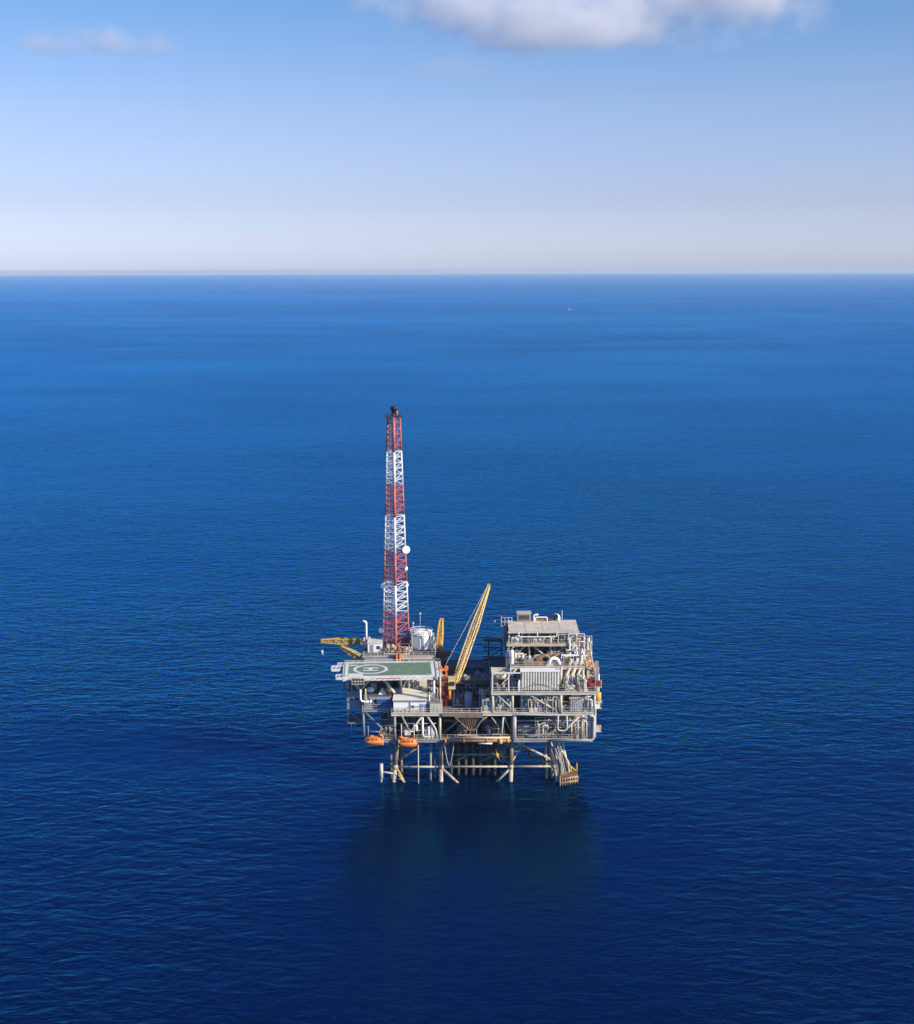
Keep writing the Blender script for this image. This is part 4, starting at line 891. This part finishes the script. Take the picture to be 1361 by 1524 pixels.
# ================================================================== tall process module
pm = thing('process_module','tall open steel module with braced front and pale panelled roof','module',(21,14,Z_TOP))
MX0, MX1, MY0, MY1, ZR2 = 12.2, 29.4, 9.0, 17.6, 35.0
for x in (12.5, 17.4, 22.6, 28.8):
    for y in (MY0+.2, MY1-.3): MB().tube([(x,y,Z_TOP+.01),(x,y,ZR2-.4)],.26,10).build('column','light',pm,True)
for p, q in (((13.2,MY0+.2,27.9),(16.9,MY0+.2,31.4)),((18.0,MY0+.2,31.4),(21.8,MY0+.2,27.9)),((22.6,MY0+.2,27.9),(26.6,MY0+.2,31.4)),((28.8,MY0+.5,28.0),(28.8,MY1-.5,31.2)),((12.5,MY0+.5,31.4),(12.5,MY1-.5,28.0))):
    MB().tube([p,q],.2,8).build('brace','light',pm,True)
MB().box(MX0,MX1,MY0-1.2,MY1,31.5,31.66).build('balcony_floor','plate',pm)
a = MB(); a.box(MX0-.3,MX1+.1,MY0-1.35,MY0-1.203,31.25,31.95); a.box(MX0-.3,MX0-.003,MY0-1.2,MY1,31.2,31.9); a.box(MX1+.003,MX1+.25,MY0-1.2,MY1,31.2,31.9); a.build('edge_beam','beige',pm)
a = MB(); a.railing([(MX0,MY0-1.1,31.7),(MX1,MY0-1.1,31.7),(MX1,MY1,31.7)],1.1,.05); a.build('railing','light',pm)
xs = [MX0+.2, 16.5, 20.7, 24.9, MX1]
for k in range(4):
    MB().quadbox(((xs[k]+.04,MY0-.7,ZR2-.35),(xs[k+1]-.04,MY0-.7,ZR2-.35),(xs[k+1]-.04,MY1+.4,ZR2+.12),(xs[k]+.04,MY1+.4,ZR2+.12),(xs[k]+.04,MY0-.7,ZR2-.2),(xs[k+1]-.04,MY0-.7,ZR2-.2),(xs[k+1]-.04,MY1+.4,ZR2+.27),(xs[k]+.04,MY1+.4,ZR2+.27))).build('roof_panel','roof',pm)
a = MB(); a.box(MX0,MX1+.1,MY0-.85,MY0-.72,ZR2-.62,ZR2-.14); a.build('fascia','light',pm)
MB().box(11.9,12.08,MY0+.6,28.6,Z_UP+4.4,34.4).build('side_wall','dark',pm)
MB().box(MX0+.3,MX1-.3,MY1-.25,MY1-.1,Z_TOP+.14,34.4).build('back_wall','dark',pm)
a = MB(); a.bend([(14.8,MY0-.9,34.5),(14.8,MY0-.9,33.5),(24.0,MY0-.9,33.5),(24.0,MY0-.9,34.6)],.16,8,.5); a.build('pipe','dirty_white',pm,True); MB().tube([(19.3,MY0-.9,33.5),(19.3,MY0-.9,34.5)],.14,8).build('pipe','dirty_white',pm,True); MB().tube([(22.6,MY0-.9,33.4),(22.6,MY0-1.0,31.7)],.14,8).build('pipe','dirty_white',pm,True)
for k, x in enumerate((13.4,16.9,20.4)):
    t = thing('cooler','dark round mouthed cooler unit standing on the balcony under the pale roof','cooler',(x+1.4,12,31.7),'cooler units on the balcony'); MB().box(x,x+2.9,10.2,13.8,31.68,33.6).build('casing','dark',t); MB().lathe((x+1.45,10.19,32.6),[(.8,0),(.88,-.08),(.8,-.16)],16,'Y').build('fan_ring','grey',t)
skid('pale yellow green valves on the balcony at its inner end', 13.0, 8.1, 31.66, 2.6, 1.6, 1.3, 51, 'white', np_=5, nv=1, box=False)
skid('small valves and boxes along the middle of the balcony', 17.8, 8.1, 31.66, 3.0, 1.6, 1.3, 52, 'pale', np_=6, nv=2)
skid('white pipework near the outer end of the balcony', 24.4, 8.4, 31.66, 3.8, 4.4, 2.4, 53, 'white', np_=9, nv=3)
skid('dark vessels behind the cross braces at the inner end of the module', 13.4, 11.0, Z_TOP, 3.6, 4.0, 2.6, 54, 'cold', np_=6)
skid('grey machine between the two cross braces of the module', 18.2, 11.0, Z_TOP, 3.6, 4.0, 2.8, 55, 'cold', np_=6)
skid('cream pipe manifold behind the last cross brace of the module', 22.9, 10.2, Z_TOP, 3.0, 4.0, 3.0, 56, 'pale', np_=9, nv=3)
skid('tall dense stack of cream pipes at the sunny end of the module, lower level', 26.4, 8.6, Z_TOP, 3.4, 4.6, 3.4, 57, 'warm', np_=12, nv=3)
skid('white pipes and valves crowding the sunny end just above the fourth level railing', 26.2, 6.2, Z_TOP+.1, 3.4, 2.0, 2.6, 58, 'white', np_=10, nv=2)
wp = thing('goalpost','white goalpost frame over dark machinery behind the curved ducts','frame',(27,5,28)); a = MB(); a.beam((24.9,5.2,29.7),(30.2,5.2,29.7),.36); a.beam((25.0,5.2,Z_TOP+.13),(25.0,5.2,29.5),.3); a.beam((30.0,5.2,Z_TOP+.13),(30.0,5.2,29.5),.3); a.build('beam','white',wp); MB().box(25.4,29.6,6.0,8.0,Z_TOP+.14,29.0).build('machine','dark',wp)
# roof gear
rb = thing('roof_unit','grey brown box unit at the inner end of the pale panelled roof','roof unit',(16,18,35.2)); MB().box(14.8,18.2,16.6,18.8,35.4,37.2).build('casing','grey',rb); MB().box(14.7,18.3,16.5,18.9,37.202,37.4).build('lid','light',rb); MB().box(15.2,17.8,16.53,16.596,35.7,36.8).build('louver','dark',rb)
rp = thing('roof_pipe','white bent pipes on the middle of the pale panelled roof','pipes',(20,17,35.2)); MB().bend([(18.9,16.8,35.2),(18.9,16.8,36.9),(20.0,16.8,36.9)],.2,8,.5).build('pipe','white',rp,True); MB().bend([(19.3,17.0,35.2),(19.3,17.0,36.2),(22.2,17.0,36.2),(22.2,17.0,35.2)],.15,8,.4).build('pipe','white',rp,True); MB().box(19.2,21.8,17.2,18.2,35.3,35.7).build('box','brown',rp)
re_ = thing('exhaust_stack','short white exhaust with a round black mouth on the pale roof','exhaust',(24,17,35.2)); MB().bend([(25.0,17.4,35.2),(25.0,17.4,36.4),(24.0,16.8,36.7)],.5,14,.7).build('duct','white',re_,True); MB().lathe((24.3,16.4,36.5),[(.55,.5),(.66,.1),(.66,0),(.5,-.02)],16,'Y').build('mouth','black',re_,True); MB().vessel((23.0,17.2,35.3),.4,1.1).build('vessel','brown',re_,True)
tag(MB().tube([(25.9,17.2,35.2),(25.9,17.2,37.6)],.1,6).lathe((25.9,17.2,37.5),[(.08,0),(.15,.1),(.08,.3)],8).build('antenna','light',None,True),'thin whip antenna beside the black mouthed exhaust','antenna')
rg = thing('roof_rail','pale railing frame at the inner corner of the pale panelled roof','railing',(11.6,16,34)); a = MB(); a.railing([(10.8,15.0,34.4),(13.4,15.0,34.4)],2.2,.09,step=.9); a.railing([(10.8,15.0,34.4),(10.8,18.0,34.4)],2.0,.08); a.build('railing','light',rg); MB().box(10.8,13.0,15.1,18.0,34.2,34.38).build('landing','plate',rg)
# sunny side wall gear
ld = thing('ladder_cage','grey ladder panel standing on the outer side of the process block','ladder',(33.4,4,22)); a = MB(); 
for dx in (0,.8): a.beam((33.0+dx*.8,3.0,Z_UP-.5),(33.0+dx*.8,3.6,28.6),.14)
for k in range(22): z = Z_UP+k*.28; a.tube([(33.0,3.1+k*.025,z),(33.64,3.1+k*.025,z)],.05,4)
a.build('ladder','galv',ld); a = MB(); a.box(33.0,33.66,4.0,4.1,Z_UP+1,28.6); a.build('mesh_panel','bluegrey',ld); a = MB(); a.tube([(33.3,2.2,20.2),(33.3,2.2,22.4)],.16,8); a.box(32.3,34.1,-1.9,2.8,20.0,20.2); a.build('landing','dirty_white',ld)
for k, (x, y, z, w_, d_, h_, pal, lb) in enumerate(((30.2,6.4,Z_UP,2.2,4.0,4.6,'warm','warm cream pipework under the foot of the beige crane boom'),(30.6,11,Z_UP,1.8,5.0,5.5,'white','tall white pipework along the outer side behind the ladder panel'),(30.4,2,Z_MAIN,2.0,4.0,4.4,'warm','beige vessels below the yellow drum on the outer side'))):
    skid(lb, x, y, z, w_, d_, h_, 60+k, pal, np_=10, nv=3)
a = thing('corner_pipe','long pale pipes climbing the outer front corner up to the ladder panel','pipes',(33,-2,16)); MB().bend([(32.6,-1.6,11.4),(32.6,-1.6,19.6),(33.6,1.4,21.0),(33.6,1.4,26.0)],.22,8,.8).build('pipe','dirty_white',a,True); MB().bend([(32.5,-1.0,11.4),(32.5,-1.0,20.4),(32.9,.4,22.0)],.18,8,.6).build('pipe','light',a,True)
# lower right bay
pb = thing('pale_lavender_box','long pale lavender box on the lowest deck in the dim bay','box',(17.6,2,11.2)); MB().box(14.4,21.6,1.2,5.0,Z_CEL+.2,13.6).build('body','bluegrey',pb); MB().box(14.3,21.7,1.0,5.1,13.602,13.74).build('lid','light',pb); MB().box(15.0,16.6,1.12,1.196,11.6,13.2).build('door','light',pb)
tag(MB().beam((16.4,-.9,11.4),(24.0,-.9,12.6),.9,.16).beam((18.4,-1.2,11.5),(23.0,-1.2,12.2),.5,.2).build('gangway','cream',None),'cream gangway planks sloping on the front edge of the lowest deck','gangway')
lp = thing('looped_pipe','pale looping pipes hanging from the main deck over the boat landing','pipes',(25,-1.8,14)); MB().bend([(23.8,-2.0,17.0),(23.6,-2.0,13.2),(26.0,-2.0,13.2),(25.8,-2.0,17.0)],.2,10,1.0).build('pipe','light',lp,True); MB().bend([(23.4,-1.8,13.6),(22.2,-1.8,12.6),(19.0,-1.8,11.9),(16.0,-1.8,11.6)],.22,8,1.5).build('pipe','grey',lp,True)
for k, (x, pal) in enumerate(((25.0,'cold'),(27.0,'white'),(29.4,'warm'))):
    skid(('grey','white','beige')[k]+(' pump skid below the looped pipes on the lowest deck',' curved pipe skid in the middle of the outer bay on the lowest deck',' vessel skid at the outer corner of the lowest deck')[k], x, -1.3, Z_CEL, 2.2, 3.0, 3.6, 70+k, pal, np_=9, nv=2)
for lb, x, y, z, w_, d_, h_, sd, pal in (
    ('cream vessels just inside the outer columns behind the crimson crane machine', 27.0, 7.6, Z_UP, 3.0, 3.6, 4.4, 101, 'warm'),
    ('brown and white pipes behind the beige curved ducts, in their shade', 24.9, 3.2, Z_UP, 3.4, 2.8, 4.2, 102, 'warm'),
    ('small white valve skid in front of the curved ducts at the deck edge', 25.2, -1.7, Z_UP, 3.0, .9, 1.2, 103, 'white'),
    ('dark pumps in the gap between the open sided room and the big corrugated enclosure', 12.7, 1.0, Z_UP, 2.0, 3.0, 2.6, 104, 'cold'),
    ('dim pipework beneath the open sided room', 9.0, 4.6, Z_MAIN, 5.0, 3.0, 4.0, 106, 'cold'),
    ('pale tanks behind the rust topped box on the third level', 25.0, 3.0, Z_MAIN, 4.8, 3.0, 4.2, 107, 'warm'),
    ('white gas bottles and pipes by the lavender box on the lowest deck', 21.9, 2.0, Z_CEL, 2.4, 2.4, 3.4, 108, 'white'),
    ('cream pumps at the back of the outer bay on the lowest deck', 26.0, 4.0, Z_CEL, 5.2, 3.0, 4.0, 109, 'warm'),
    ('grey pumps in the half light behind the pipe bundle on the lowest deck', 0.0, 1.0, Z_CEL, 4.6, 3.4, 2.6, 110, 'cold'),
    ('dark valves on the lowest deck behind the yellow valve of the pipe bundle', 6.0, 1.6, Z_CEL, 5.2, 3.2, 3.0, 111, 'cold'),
    ('cream pipes around the foot of the upright vessels on the fourth level', 12.7, 6.2, Z_TOP, 4.2, 2.2, 1.8, 112, 'warm'),
    ('pale boxes and pipes in front of the last cross brace on the fourth level', 21.8, 6.0, Z_TOP, 3.2, 2.2, 2.2, 113, 'pale'),
    ('narrow white pipe rack on the outer end of the balcony by the roof edge', 27.6, 9.4, 31.66, 1.6, 6.0, 2.8, 114, 'white')):
    skid(lb, x, y, z, w_, d_, h_, sd, pal, np_=11, nv=3)
def pipe_rack(label, x0, x1, y, z0, z1, n, seed, pal):
    R = random.Random(seed); t = thing('pipe_rack', label, 'pipe rack', ((x0+x1)/2, y, z0))
    for k in range(n):
        x = x0+(x1-x0)*(k+R.uniform(.2,.8))/n; r = R.uniform(.08,.2); zt = z0+(z1-z0)*R.uniform(.55,1); yy = y+R.uniform(-.5,.5); zb = z0+.1+R.choice((0,0,.2))*(z1-z0)
        pts = [V3(x,yy,zb), V3(x,yy,zt)]
        if R.random() < .7: pts.append(V3(min(x1,max(x0,x+R.choice((-1,1))*R.uniform(.6,1.6))),yy,zt))
        if R.random() < .5 and len(pts) == 3: pts.append(V3(pts[-1].x,yy,zt-R.uniform(.4,1.4)))
        pp = MB().bend(pts, r, 8).build('pipe', R.choice(PAL[pal]), t, True)
        if k % 2: MB().lathe((x,yy,(zb+zt)/2),[(r*1.8,0),(r*1.8,.14),(r*1.3,.15),(r*1.3,.4),(r*1.8,.41),(r*1.8,.55)],10).build('valve', R.choice(PAL[pal]), pp, True)
    a = MB()
    for f in (.35,.7,1.0): a.beam((x0-.1,y+.6,z0+(z1-z0)*f),(x1+.1,y+.6,z0+(z1-z0)*f),.14)
    for x in (x0-.1,x1+.1): a.beam((x,y+.6,z0+.1),(x,y+.6,z1),.16)
    a.build('frame', R.choice(PAL[pal]), t)
for lb, x, y, z, w_, d_, h_, sd, pal in (
    ('pale vessels far back on the outer side of the third level', 27.0, 15.5, Z_MAIN, 4.4, 5.0, 4.0, 121, 'warm'),
    ('white pumps far back on the outer side of the lowest deck', 27.0, 15.0, Z_CEL, 4.0, 5.0, 4.0, 122, 'white'),
    ('grey compressors at the back outer corner of the lowest deck', 26.0, 22.5, Z_CEL, 5.0, 5.0, 4.2, 123, 'cold'),
    ('cream vessels at the back outer corner of the third level', 26.0, 22.5, Z_MAIN, 5.0, 5.0, 4.0, 124, 'warm'),
    ('pale pumps at the back outer corner of the fourth tier floor', 26.0, 19.0, Z_UP, 5.0, 6.0, 4.0, 125, 'pale'),
    ('beige tanks at the back outer corner behind the tall module', 25.0, 19.5, Z_TOP, 4.6, 5.0, 3.4, 126, 'warm')):
    skid(lb, x, y, z, w_, d_, h_, sd, pal, np_=10, nv=3)
for lb, *q in (('cream upright pipes closely packed at the sunny front end of the tall module', 27.0, 30.6, 7.6, Z_TOP, 34.2, 12, 1, 'warm'),
    ('white upright pipes on the outer side of the module behind the beige crane boom', 30.9, 32.8, 12.0, Z_UP, 32.5, 9, 2, 'white'),
    ('brown and cream pipes at the front outer corner of the third level', 30.2, 32.4, -1.5, Z_MAIN, 22.0, 8, 3, 'warm'),
    ('mixed pipes over the floor between the two enclosures and the rust topped box', 20.8, 24.0, -1.6, Z_MAIN, 21.9, 9, 4, 'pale'),
    ('pale pipes in front of the dim outer bay of the lowest deck', 26.4, 31.6, -1.5, Z_CEL, 16.6, 13, 5, 'pale'),
    ('grey pipes against the dark wall in the dim bay of the lowest deck', 14.2, 21.6, 11.2, Z_CEL, 16.4, 12, 6, 'cold'),
    ('pale pipes in the narrow gap beneath the open sided room', 9.0, 12.6, -.2, Z_MAIN, 21.8, 9, 7, 'green'),
    ('dark pipes standing along the front of the shadowed pipe deck edge', -3.6, 7.0, 10.6, Z_MAIN, 21.0, 14, 8, 'cold'),
    ('grey pipes over the lowest deck behind the lifeboats', -18.4, -9.0, 5.0, Z_CEL, 16.4, 14, 9, 'cold'),
    ('pale pipes between the balcony coolers and the pale roof', 13.0, 26.0, 9.3, 31.7, 34.2, 12, 10, 'pale'),
    ('cream pipes at the back of the fourth level behind the cross braces', 13.2, 26.0, 15.2, Z_TOP, 31.0, 12, 11, 'pale'),
    ('cream pipes crossing the front of the open outer bay beside the curved ducts', 28.2, 30.0, -1.7, Z_UP, 26.6, 5, 13, 'warm'),
    ('pale slender pipes against the front of the blue tinged enclosure', 15.2, 20.4, -1.2, Z_MAIN, 21.4, 8, 14, 'pale'),
    ('mixed cream pipes over the shaded bay next to the looped pipes', 18.6, 23.4, -1.2, Z_CEL, 16.0, 8, 15, 'warm'),
    ('pipes at the tower side of the red crane under the helideck edge', -7.2, -4.9, 7.0, Z_MAIN, 24.5, 8, 12, 'pale')):
    pipe_rack(lb, *q)
for k, (z, y, m1, m2, lb) in enumerate(((23.9,-.6,'crimson','yellow','small crimson box with yellow post on the outer edge below the crane boom'),(18.6,-.4,'dirty_white','brown','pale box with brown post on the outer edge at the third level'),(25.4,5.4,'cream','orange','cream box with orange post high on the outer side'),(13.0,-.8,'light','beige','pale valve box on the outer edge of the lowest deck'))):
    t = thing('valve_station', lb, 'valve box', (33.2,y,z)); MB().box(32.72,34.1,y-.8,y+.8,z-.3,z-.16).build('ledge','light',t); MB().box(32.75,33.75,y-.6,y+.4,z-.158,z+1.1).build('box',m1,t); MB().tube([(33.9,y-.5,z-.158),(33.9,y-.5,z+1.4)],.12,8).build('post',m2,t,True)
# ------------------------------------------------------------------ middle of the platform
s_ = skid('pale green and white pump skid on the front walkway in the middle of the platform', 5.6, -1.6, Z_MAIN, 3.2, 3.0, 3.0, 81, 'green', np_=8, nv=3)
skid('white topped equipment skid right of the pale green pumps next to the dark gap', 8.9, -1.6, Z_MAIN, 3.2, 3.0, 3.4, 82, 'green', np_=7, nv=2)
tag(MB().box(8.6,12.4,1.8,4.2,Z_MAIN+.02,20.6).box(9.8,12.2,1.7,1.79,20.0,20.5).build('equipment_box','bluegrey',None),'blue grey box with a bright strip behind the white topped skid','box')
tag(MB().lathe((2.6,3.0,Z_MAIN+.1),[(.9,0),(.95,.1),(.95,3.4),(.5,3.7)],16).build('upright_tank','bluegrey',None,True),'blue grey upright tank standing alone in the shaded gap behind the hopper','tank')
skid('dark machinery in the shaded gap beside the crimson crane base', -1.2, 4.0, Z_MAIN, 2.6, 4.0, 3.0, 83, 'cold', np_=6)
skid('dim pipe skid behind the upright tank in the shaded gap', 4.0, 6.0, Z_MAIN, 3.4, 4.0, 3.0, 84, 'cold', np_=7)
skid('sunlit pipes lying on the front edge of the shadowed pipe deck near the crane cab', -.9, 11.9, Z_MID+.1, 4.2, 2.0, .7, 85, 'warm', np_=8, nv=2, box=False)
skid('low dark machines on the front edge of the shadowed pipe deck', 3.9, 11.9, Z_MID+.1, 3.4, 2.2, 1.2, 86, 'cold', np_=6, nv=2)
skid('pale stacked valves under the open sided room beside the shaded gap', 5.2, 2.0, Z_MAIN, 2.4, 2.6, 4.2, 87, 'pale', np_=8, nv=2)
a = thing('pipe_stack','long pipes laid flat across the shadowed pipe deck','pipes',(2,20,Z_MID))
for k in range(9): MB().tube([(-3.6,17.0+.62*k,Z_MID+.26),(6.6,17.0+.62*k,Z_MID+.26)],.24,8).build('pipe','dark' if k % 3 else 'brown',a,True)
dt = thing('stair_tower','dark open steel stair tower behind the shadowed pipe deck','tower',(9.5,30,Z_MID)); a = MB()
for x in (8.0,11.4):
    for y in (27.6,30.2): a.beam((x,y,Z_MAIN+.1),(x,y,27.6),.3)
for z in (22.6,25.0,27.5):
    a.beam((6.6,27.6,z),(11.4,27.6,z),.26); a.beam((6.6,30.2,z),(11.4,30.2,z),.26); a.beam((8.0,27.6,z),(8.0,30.2,z),.2); a.beam((11.4,27.6,z),(11.4,30.2,z),.2)
a.build('frame','dark',dt); MB().box(6.6,11.6,27.4,30.4,27.64,27.9).build('platform','dark',dt)
a = MB()
for k in range(10): a.box(8.2+.3*k,8.5+.3*k,28.2,29.6,22.7+.23*k,22.78+.23*k)
a.build('stairs','dark',dt)
lpz = thing('lamp_pole','thin pole with three pale lamps at the corner of the dark stair tower','lamp pole',(7.1,28.9,Z_MID)); MB().tube([(7.1,28.9,Z_MID+.1),(7.1,28.9,26.9)],.07,6).build('pole','dark',lpz)
for px, py in ((724,957),(723,973),(724,986)): q = at(px,py,28.8); MB().lathe((7.1,28.7,q.z-.2),[(.12,0),(.3,.12),(.3,.3),(.12,.42)],10).build('lamp','white',lpz,True)
tag(MB().tube([(-1.4,28.8,Z_MID+.1),(-1.4,28.8,24.2)],.07,6).lathe((-1.4,28.8,24.1),[(.12,0),(.34,.15),(.12,.5)],10).build('deck_lamp','white',None,True),'single pale lamp on a post behind the small back crane','lamp')

# ================================================================== far away
def ship(px, py, ln, label, cat='ship', name='ship'):
    c = atz(px, py, 0); t = thing(name, label, cat, c); h = ln*.09; w_ = ln*.09
    x0, x1 = c.x-ln/2, c.x+ln/2
    MB().quadbox(((x0+ln*.04,c.y-w_*.8,-1),(x1-ln*.1,c.y-w_*.5,-1),(x1-ln*.1,c.y+w_*.5,-1),(x0+ln*.04,c.y+w_*.8,-1),(x0,c.y-w_,h),(x1,c.y-w_*.2,h*1.3),(x1,c.y+w_*.2,h*1.3),(x0,c.y+w_,h))).build('hull','light',t)
    MB().box(x0+ln*.12,x0+ln*.42,c.y-w_*.7,c.y+w_*.7,h,h*2.6).build('deckhouse','light',t); MB().tube([(x0+ln*.3,c.y,h*2.6),(x0+ln*.3,c.y,h*4)],ln*.012,6).build('mast','white',t)
ship(463, 412.0, 80, 'faint white ship on the horizon, the larger of two'); ship(473.5, 412.3, 60, 'tiny faint ship on the horizon just beside the larger ship')
ship(848, 461, 11, 'single tiny white boat on the open sea well short of the horizon', 'boat', 'boat')
c = at(737, 926, 20); gl = thing('gull','white gull flying between the crane boom tip and the pale roof','bird',c)
a = MB(); a.lathe((c.x-.35,c.y,c.z),[(.02,0),(.12,.12),(.15,.35),(.08,.6),(.03,.75)],8,'X'); 
for sgn in (-1,1): a.quadbox(((c.x-.1,c.y,c.z+.02),(c.x+.15,c.y,c.z+.02),(c.x+.05,c.y+sgn*.75,c.z+.3),(c.x-.05,c.y+sgn*.75,c.z+.3),(c.x-.1,c.y,c.z+.06),(c.x+.15,c.y,c.z+.06),(c.x+.05,c.y+sgn*.75,c.z+.33),(c.x-.05,c.y+sgn*.75,c.z+.33)))
o = a.build('body','white',gl)

# ================================================================== clouds
def cloud(name, label, px0, px1, py0, py1, Y, depth, dens, seed, nscale, thr=0.0, soft=0.35, flat=0.25):
    """a bank of cloud as a box of patchy vapour: rounded towards its ends, lumpy on top, flatter below"""
    p0, p1 = at(px0, py1, Y), at(px1, py0, Y)
    sx, sz = p1.x-p0.x, p1.z-p0.z; c = (p0+p1)/2
    hx, hy, hz = sx/2, depth/2, sz/2
    v = [(-hx,-hy,-hz),(hx,-hy,-hz),(hx,hy,-hz),(-hx,hy,-hz),(-hx,-hy,hz),(hx,-hy,hz),(hx,hy,hz),(-hx,hy,hz)]
    me = bpy.data.meshes.new(name); me.from_pydata(v, [], [(0,3,2,1),(4,5,6,7),(0,1,5,4),(1,2,6,5),(2,3,7,6),(3,0,4,7)]); me.update()
    m, nt = new_mat('cloud_vapour'); o = N(nt, 'ShaderNodeOutputMaterial'); pv = N(nt, 'ShaderNodeVolumePrincipled')
    pv.inputs['Color'].default_value = (1, 1, 1, 1); pv.inputs['Anisotropy'].default_value = 0.2
    L(nt, pv.outputs[0], o.inputs['Volume'])
    tc = N(nt, 'ShaderNodeTexCoord')
    dv = N(nt, 'ShaderNodeVectorMath', operation='DIVIDE'); L(nt, tc.outputs['Object'], dv.inputs[0]); dv.inputs[1].default_value = (hx, hy, hz)
    ln = N(nt, 'ShaderNodeVectorMath', operation='LENGTH'); L(nt, dv.outputs[0], ln.inputs[0])
    mp = N(nt, 'ShaderNodeMapping'); mp.inputs['Location'].default_value = (seed, seed*1.3, seed*.7); mp.inputs['Scale'].default_value = (1/nscale, 1/nscale, 1.5/nscale)
    L(nt, tc.outputs['Object'], mp.inputs[0])
    n = N(nt, 'ShaderNodeTexNoise'); n.inputs['Scale'].default_value = 1.0; n.inputs['Detail'].default_value = 6; n.inputs['Roughness'].default_value = 0.58
    L(nt, mp.outputs[0], n.inputs['Vector'])
    # field = (1 - length) + (noise - .5) * k
    a1 = N(nt, 'ShaderNodeMath', operation='SUBTRACT'); a1.inputs[0].default_value = 1.0; L(nt, ln.outputs['Value'], a1.inputs[1])
    a2 = N(nt, 'ShaderNodeMath', operation='SUBTRACT'); L(nt, n.outputs[0], a2.inputs[0]); a2.inputs[1].default_value = 0.5
    a3 = N(nt, 'ShaderNodeMath', operation='MULTIPLY_ADD'); L(nt, a2.outputs[0], a3.inputs[0]); a3.inputs[1].default_value = 2.6; L(nt, a1.outputs[0], a3.inputs[2])
    r = N(nt, 'ShaderNodeMapRange'); L(nt, a3.outputs[0], r.inputs[0])
    for i, v_ in zip((1,2,3,4), (0.25+thr, 0.25+thr+soft, 0.0, dens)): r.inputs[i].default_value = v_
    edge = N(nt, 'ShaderNodeMapRange'); L(nt, ln.outputs['Value'], edge.inputs[0])
    for i, v_ in zip((1,2,3,4), (0.8, 1.0, 1.0, 0.0)): edge.inputs[i].default_value = v_
    sz_ = N(nt, 'ShaderNodeSeparateXYZ'); L(nt, dv.outputs[0], sz_.inputs[0])
    base = N(nt, 'ShaderNodeMapRange'); L(nt, sz_.outputs['Z'], base.inputs[0])
    for i, v_ in zip((1,2,3,4), (-flat-.14, -flat+.10, 0.0, 1.0)): base.inputs[i].default_value = v_
    mu0 = N(nt, 'ShaderNodeMath', operation='MULTIPLY'); L(nt, r.outputs[0], mu0.inputs[0]); L(nt, edge.outputs[0], mu0.inputs[1])
    mu = N(nt, 'ShaderNodeMath', operation='MULTIPLY'); L(nt, mu0.outputs[0], mu.inputs[0]); L(nt, base.outputs[0], mu.inputs[1])
    L(nt, mu.outputs[0], pv.inputs['Density'])
    m.cycles.volume_step_rate = 0.35
    me.materials.append(m)
    ob = bpy.data.objects.new(name, me); COL.objects.link(ob); ob.location = c
    ob['label'] = label; ob['category'] = 'cloud'
    return ob
cloud('cloud', 'white grey cloud bank at the top of the sky, its left lobe', 500, 1060, -70, 98, 9000, 620, 0.0048, 3.1, 520, -0.14, 0.5, .72)
cloud('cloud', 'pale cloud bank at the top of the sky, its larger right lobe', 800, 1280, -120, 98, 9700, 700, 0.0046, 8.7, 560, -0.12, 0.55, .74)
cloud('cloud', 'small thin lavender cloud alone near the left of the sky', 10, 300, 30, 100, 10500, 420, 0.0036, 5.2, 420, -0.06, 0.5, .45)
cloud('cloud', 'very faint wisp of cloud below the large cloud bank', 570, 800, 82, 126, 10500, 400, 0.0012, 6.4, 420, -0.1, 0.7, .6)
scene.cycles.volume_bounces = 12
